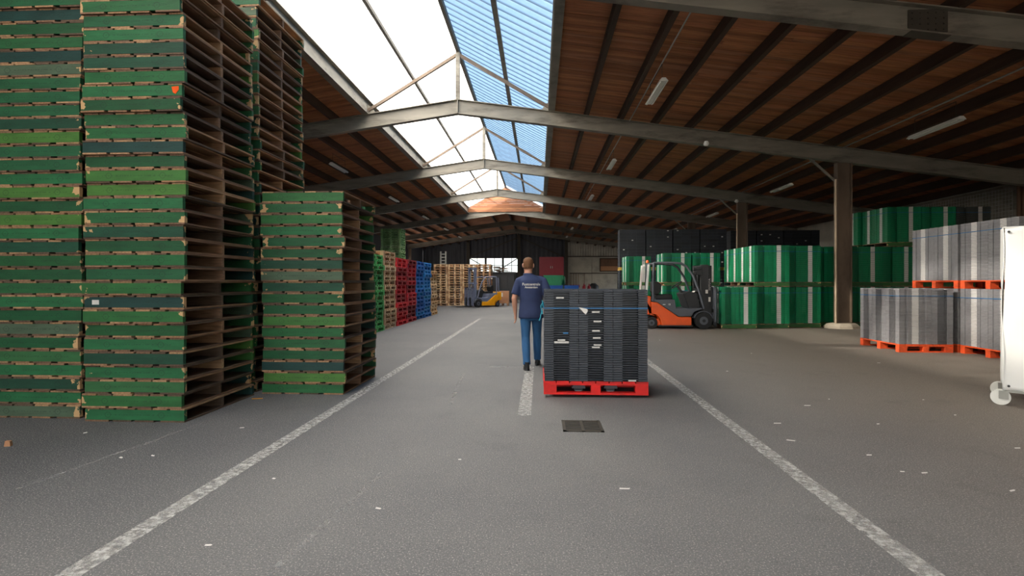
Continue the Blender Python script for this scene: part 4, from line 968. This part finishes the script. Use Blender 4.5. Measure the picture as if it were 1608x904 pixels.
# ------------------------------------------------------------------ things at the far end
c = P(866, 46)
t = thing('metal_cabinet', 'dark red two-door metal cabinet on legs at the far wall', 'cabinet', (c.x, c.y, 0))
for s in (-1, 1):
    q = MB(); q.box(min(0,s*1.08)+.01, max(0,s*1.08)-.01, -.02, 0, 1.95, 3.6); d_ = q.build('door', M['redmetal'], t)
    q = MB(); q.box(s*.08-.02, s*.08+.02, -.05, -.02, 2.6, 2.8); q.build('handle', M['galv'], d_)
q = MB(); q.box(-1.1, 1.1, 0, .6, 1.93, 3.62); q.build('body', M['redmetal'], t)
for xx in (-1.05, 1.05):
    for yy in (.05, .55): q = MB(); q.box(xx-.04, xx+.04, yy-.04, yy+.04, 0, 1.93); q.build('leg', M['steel_dk'], t)
def bin_(label, px, d, z, wx, wy, h, mt, top=1.06):
    c = P(px, d); q = MB(); a, b = wx/2, wx/2*top; e, f = wy/2, wy/2*top; tt = .03
    q.add([(-a,-e,0),(a,-e,0),(a,e,0),(-a,e,0),(-b,-f,h),(b,-f,h),(b,f,h),(-b,f,h),(-a+tt,-e+tt,tt),(a-tt,-e+tt,tt),(a-tt,e-tt,tt),(-a+tt,e-tt,tt),(-b+tt,-f+tt,h),(b-tt,-f+tt,h),(b-tt,f-tt,h),(-b+tt,f-tt,h)],
          [(0,3,2,1),(0,1,5,4),(1,2,6,5),(2,3,7,6),(3,0,4,7),(8,9,10,11),(8,12,13,9),(9,13,14,10),(10,14,15,11),(11,15,12,8),(4,5,13,12),(5,6,14,13),(6,7,15,14),(7,4,12,15)])
    q.box(-b-.02, b+.02, -f-.025, -f, h-.07, h); return tag(q.build('bin', mt, None, (c.x, c.y, z)), label, 'bin')
bin_('blue plastic bin on the floor under the green one', 868, 42, 0, 1.5, 1.0, 1.1, M['bluep']); bin_('green plastic bin stacked on the blue bin', 868, 42, 1.1, 1.4, .95, .82, M['greenp'])
bin_('blue plastic bin right of the green and blue stack', 897, 42, 0, 1.1, .9, 1.1, M['bluep'])
c = P(884, 43.3); q = MB(); q.cyl((0,0,0), (0,0,1.95), .04, 8); q.rings([(0,0,1.15,.16,.16),(0,0,1.25,.2,.2),(0,0,1.75,.2,.2),(0,0,1.88,.12,.12)], 0, 14); tag(q.build('green_drum', M['greenp'], None, (c.x, c.y, 0)), 'green bag hanging on a pole beside the red cabinet', 'bag')
for i, px in enumerate((897, 901, 905, 909, 918)):
    c = P(px, 60.3); q = MB(); q.cyl((0,0,1.0), (0,-.05,2.35), .03, 6, 1); q.box(-.12, .12, -.05, .05, .75, 1.05, 0)
    tag(q.build('broom', [M['redmetal'], M['clad_brown']], None, (c.x, YB-.056, 0)), 'broom with red head hanging on the far concrete wall, %s from left' % ONES[i+1], 'broom', 'brooms on the far wall')
c = P(932, 52); q = MB(); q.rings([(0,0,0,.5,.4),(0,0,.5,.55,.45),(0,0,1.0,.5,.4),(0,0,1.25,.2,.2)], 0, 12); tag(q.build('machine', M['darkplast'], None, (c.x, c.y, 0)), 'black covered machine standing before the far concrete wall', 'machine')
for i, px in enumerate((917, 925)):
    c = P(px, 50); q = MB(); q.rings([(0,0,0,.16,.16),(0,0,.6,.17,.17),(0,0,.95,.15,.15),(0,0,1.05,.05,.05),(0,0,1.2,.05,.05)], 0, 14); tag(q.build('gas_bottle', M['redmetal'], None, (c.x, c.y, 0)), 'red gas bottle before the far concrete wall, %s from left' % ONES[i+1], 'gas bottle')
# dark container with scrap wood, cardboard box, right of the yellow forklift
c = P(784, 34); t = thing('waste_container', 'black steel waste container behind the yellow forklift', 'container', (c.x, c.y, 0))
wdt = 2.1
q = MB(); q.box(-wdt/2, wdt/2, 0, .06, .1, 1.95); q.box(-wdt/2, wdt/2, 1.5, 1.56, .1, 1.95); q.box(-wdt/2, -wdt/2+.06, 0, 1.56, .1, 1.95); q.box(wdt/2-.06, wdt/2, 0, 1.56, .1, 1.95); q.box(-wdt/2, wdt/2, 0, 1.56, .1, .16); q.build('shell', M['darkplast'], t)
for i in range(5): q = MB(); xx = -wdt/2 + .1 + (wdt-.2)*i/4; q.box(xx-.05, xx+.05, -.06, 0, 0, 1.95); q.build('rib', M['darkplast'], t)
q = MB(); q.box(-wdt/2-.04, wdt/2+.04, -.08, .04, 1.95, 2.03); q.build('rim', M['darkplast'], t)
random.seed(11)
for i in range(16):
    q = MB(); L_ = 1.75 if i < 2 else random.uniform(.7, 1.3) - .02*i; q.box(-L_/2, L_/2, -.06, .06, -.0125, .0125)
    o = q.build('scrap_plank', M['wood_x'], None, (c.x + random.uniform(-.35,.35)*(i > 1), c.y + .78 + (random.uniform(-.15,.15) if i > 1 else (i-.5)*.5), 2.045 + max(0, i-1)*.0255), 0 if i > 1 else R(90), random.choice(WT))
    o.rotation_euler = (0, 0, random.uniform(-.9,.9) + (R(90) if i < 2 else 0) if i > 1 else R(90)); tag(o, 'broken wooden plank, %s from the bottom of the heap on the black container' % ONES[i+1], 'plank', 'scrap planks on the container')
q = MB(); q.box(-wdt/2+.08, wdt/2-.08, .08, 1.48, .2, 1.9); q.build('fill', M['wood_x'], t, color=WT[3])
c = P(789, 29.5); t = thing('cardboard_box', 'brown cardboard box on a pallet beside the yellow forklift', 'box', (c.x, c.y, 0))
q = MB(); q.box(-.36, .36, 0, .7, .14, .84); q.build('carton', M['card'], t); q = MB(); q.box(-.2, .02, -.004, 0, .52, .74); q.build('sticker', M['paper'], t)
for xx in (-.3, 0, .3): q = MB(); q.box(xx-.05, xx+.05, 0, .7, 0, .138); q.build('runner', M['wood'], t, color=WT[0])
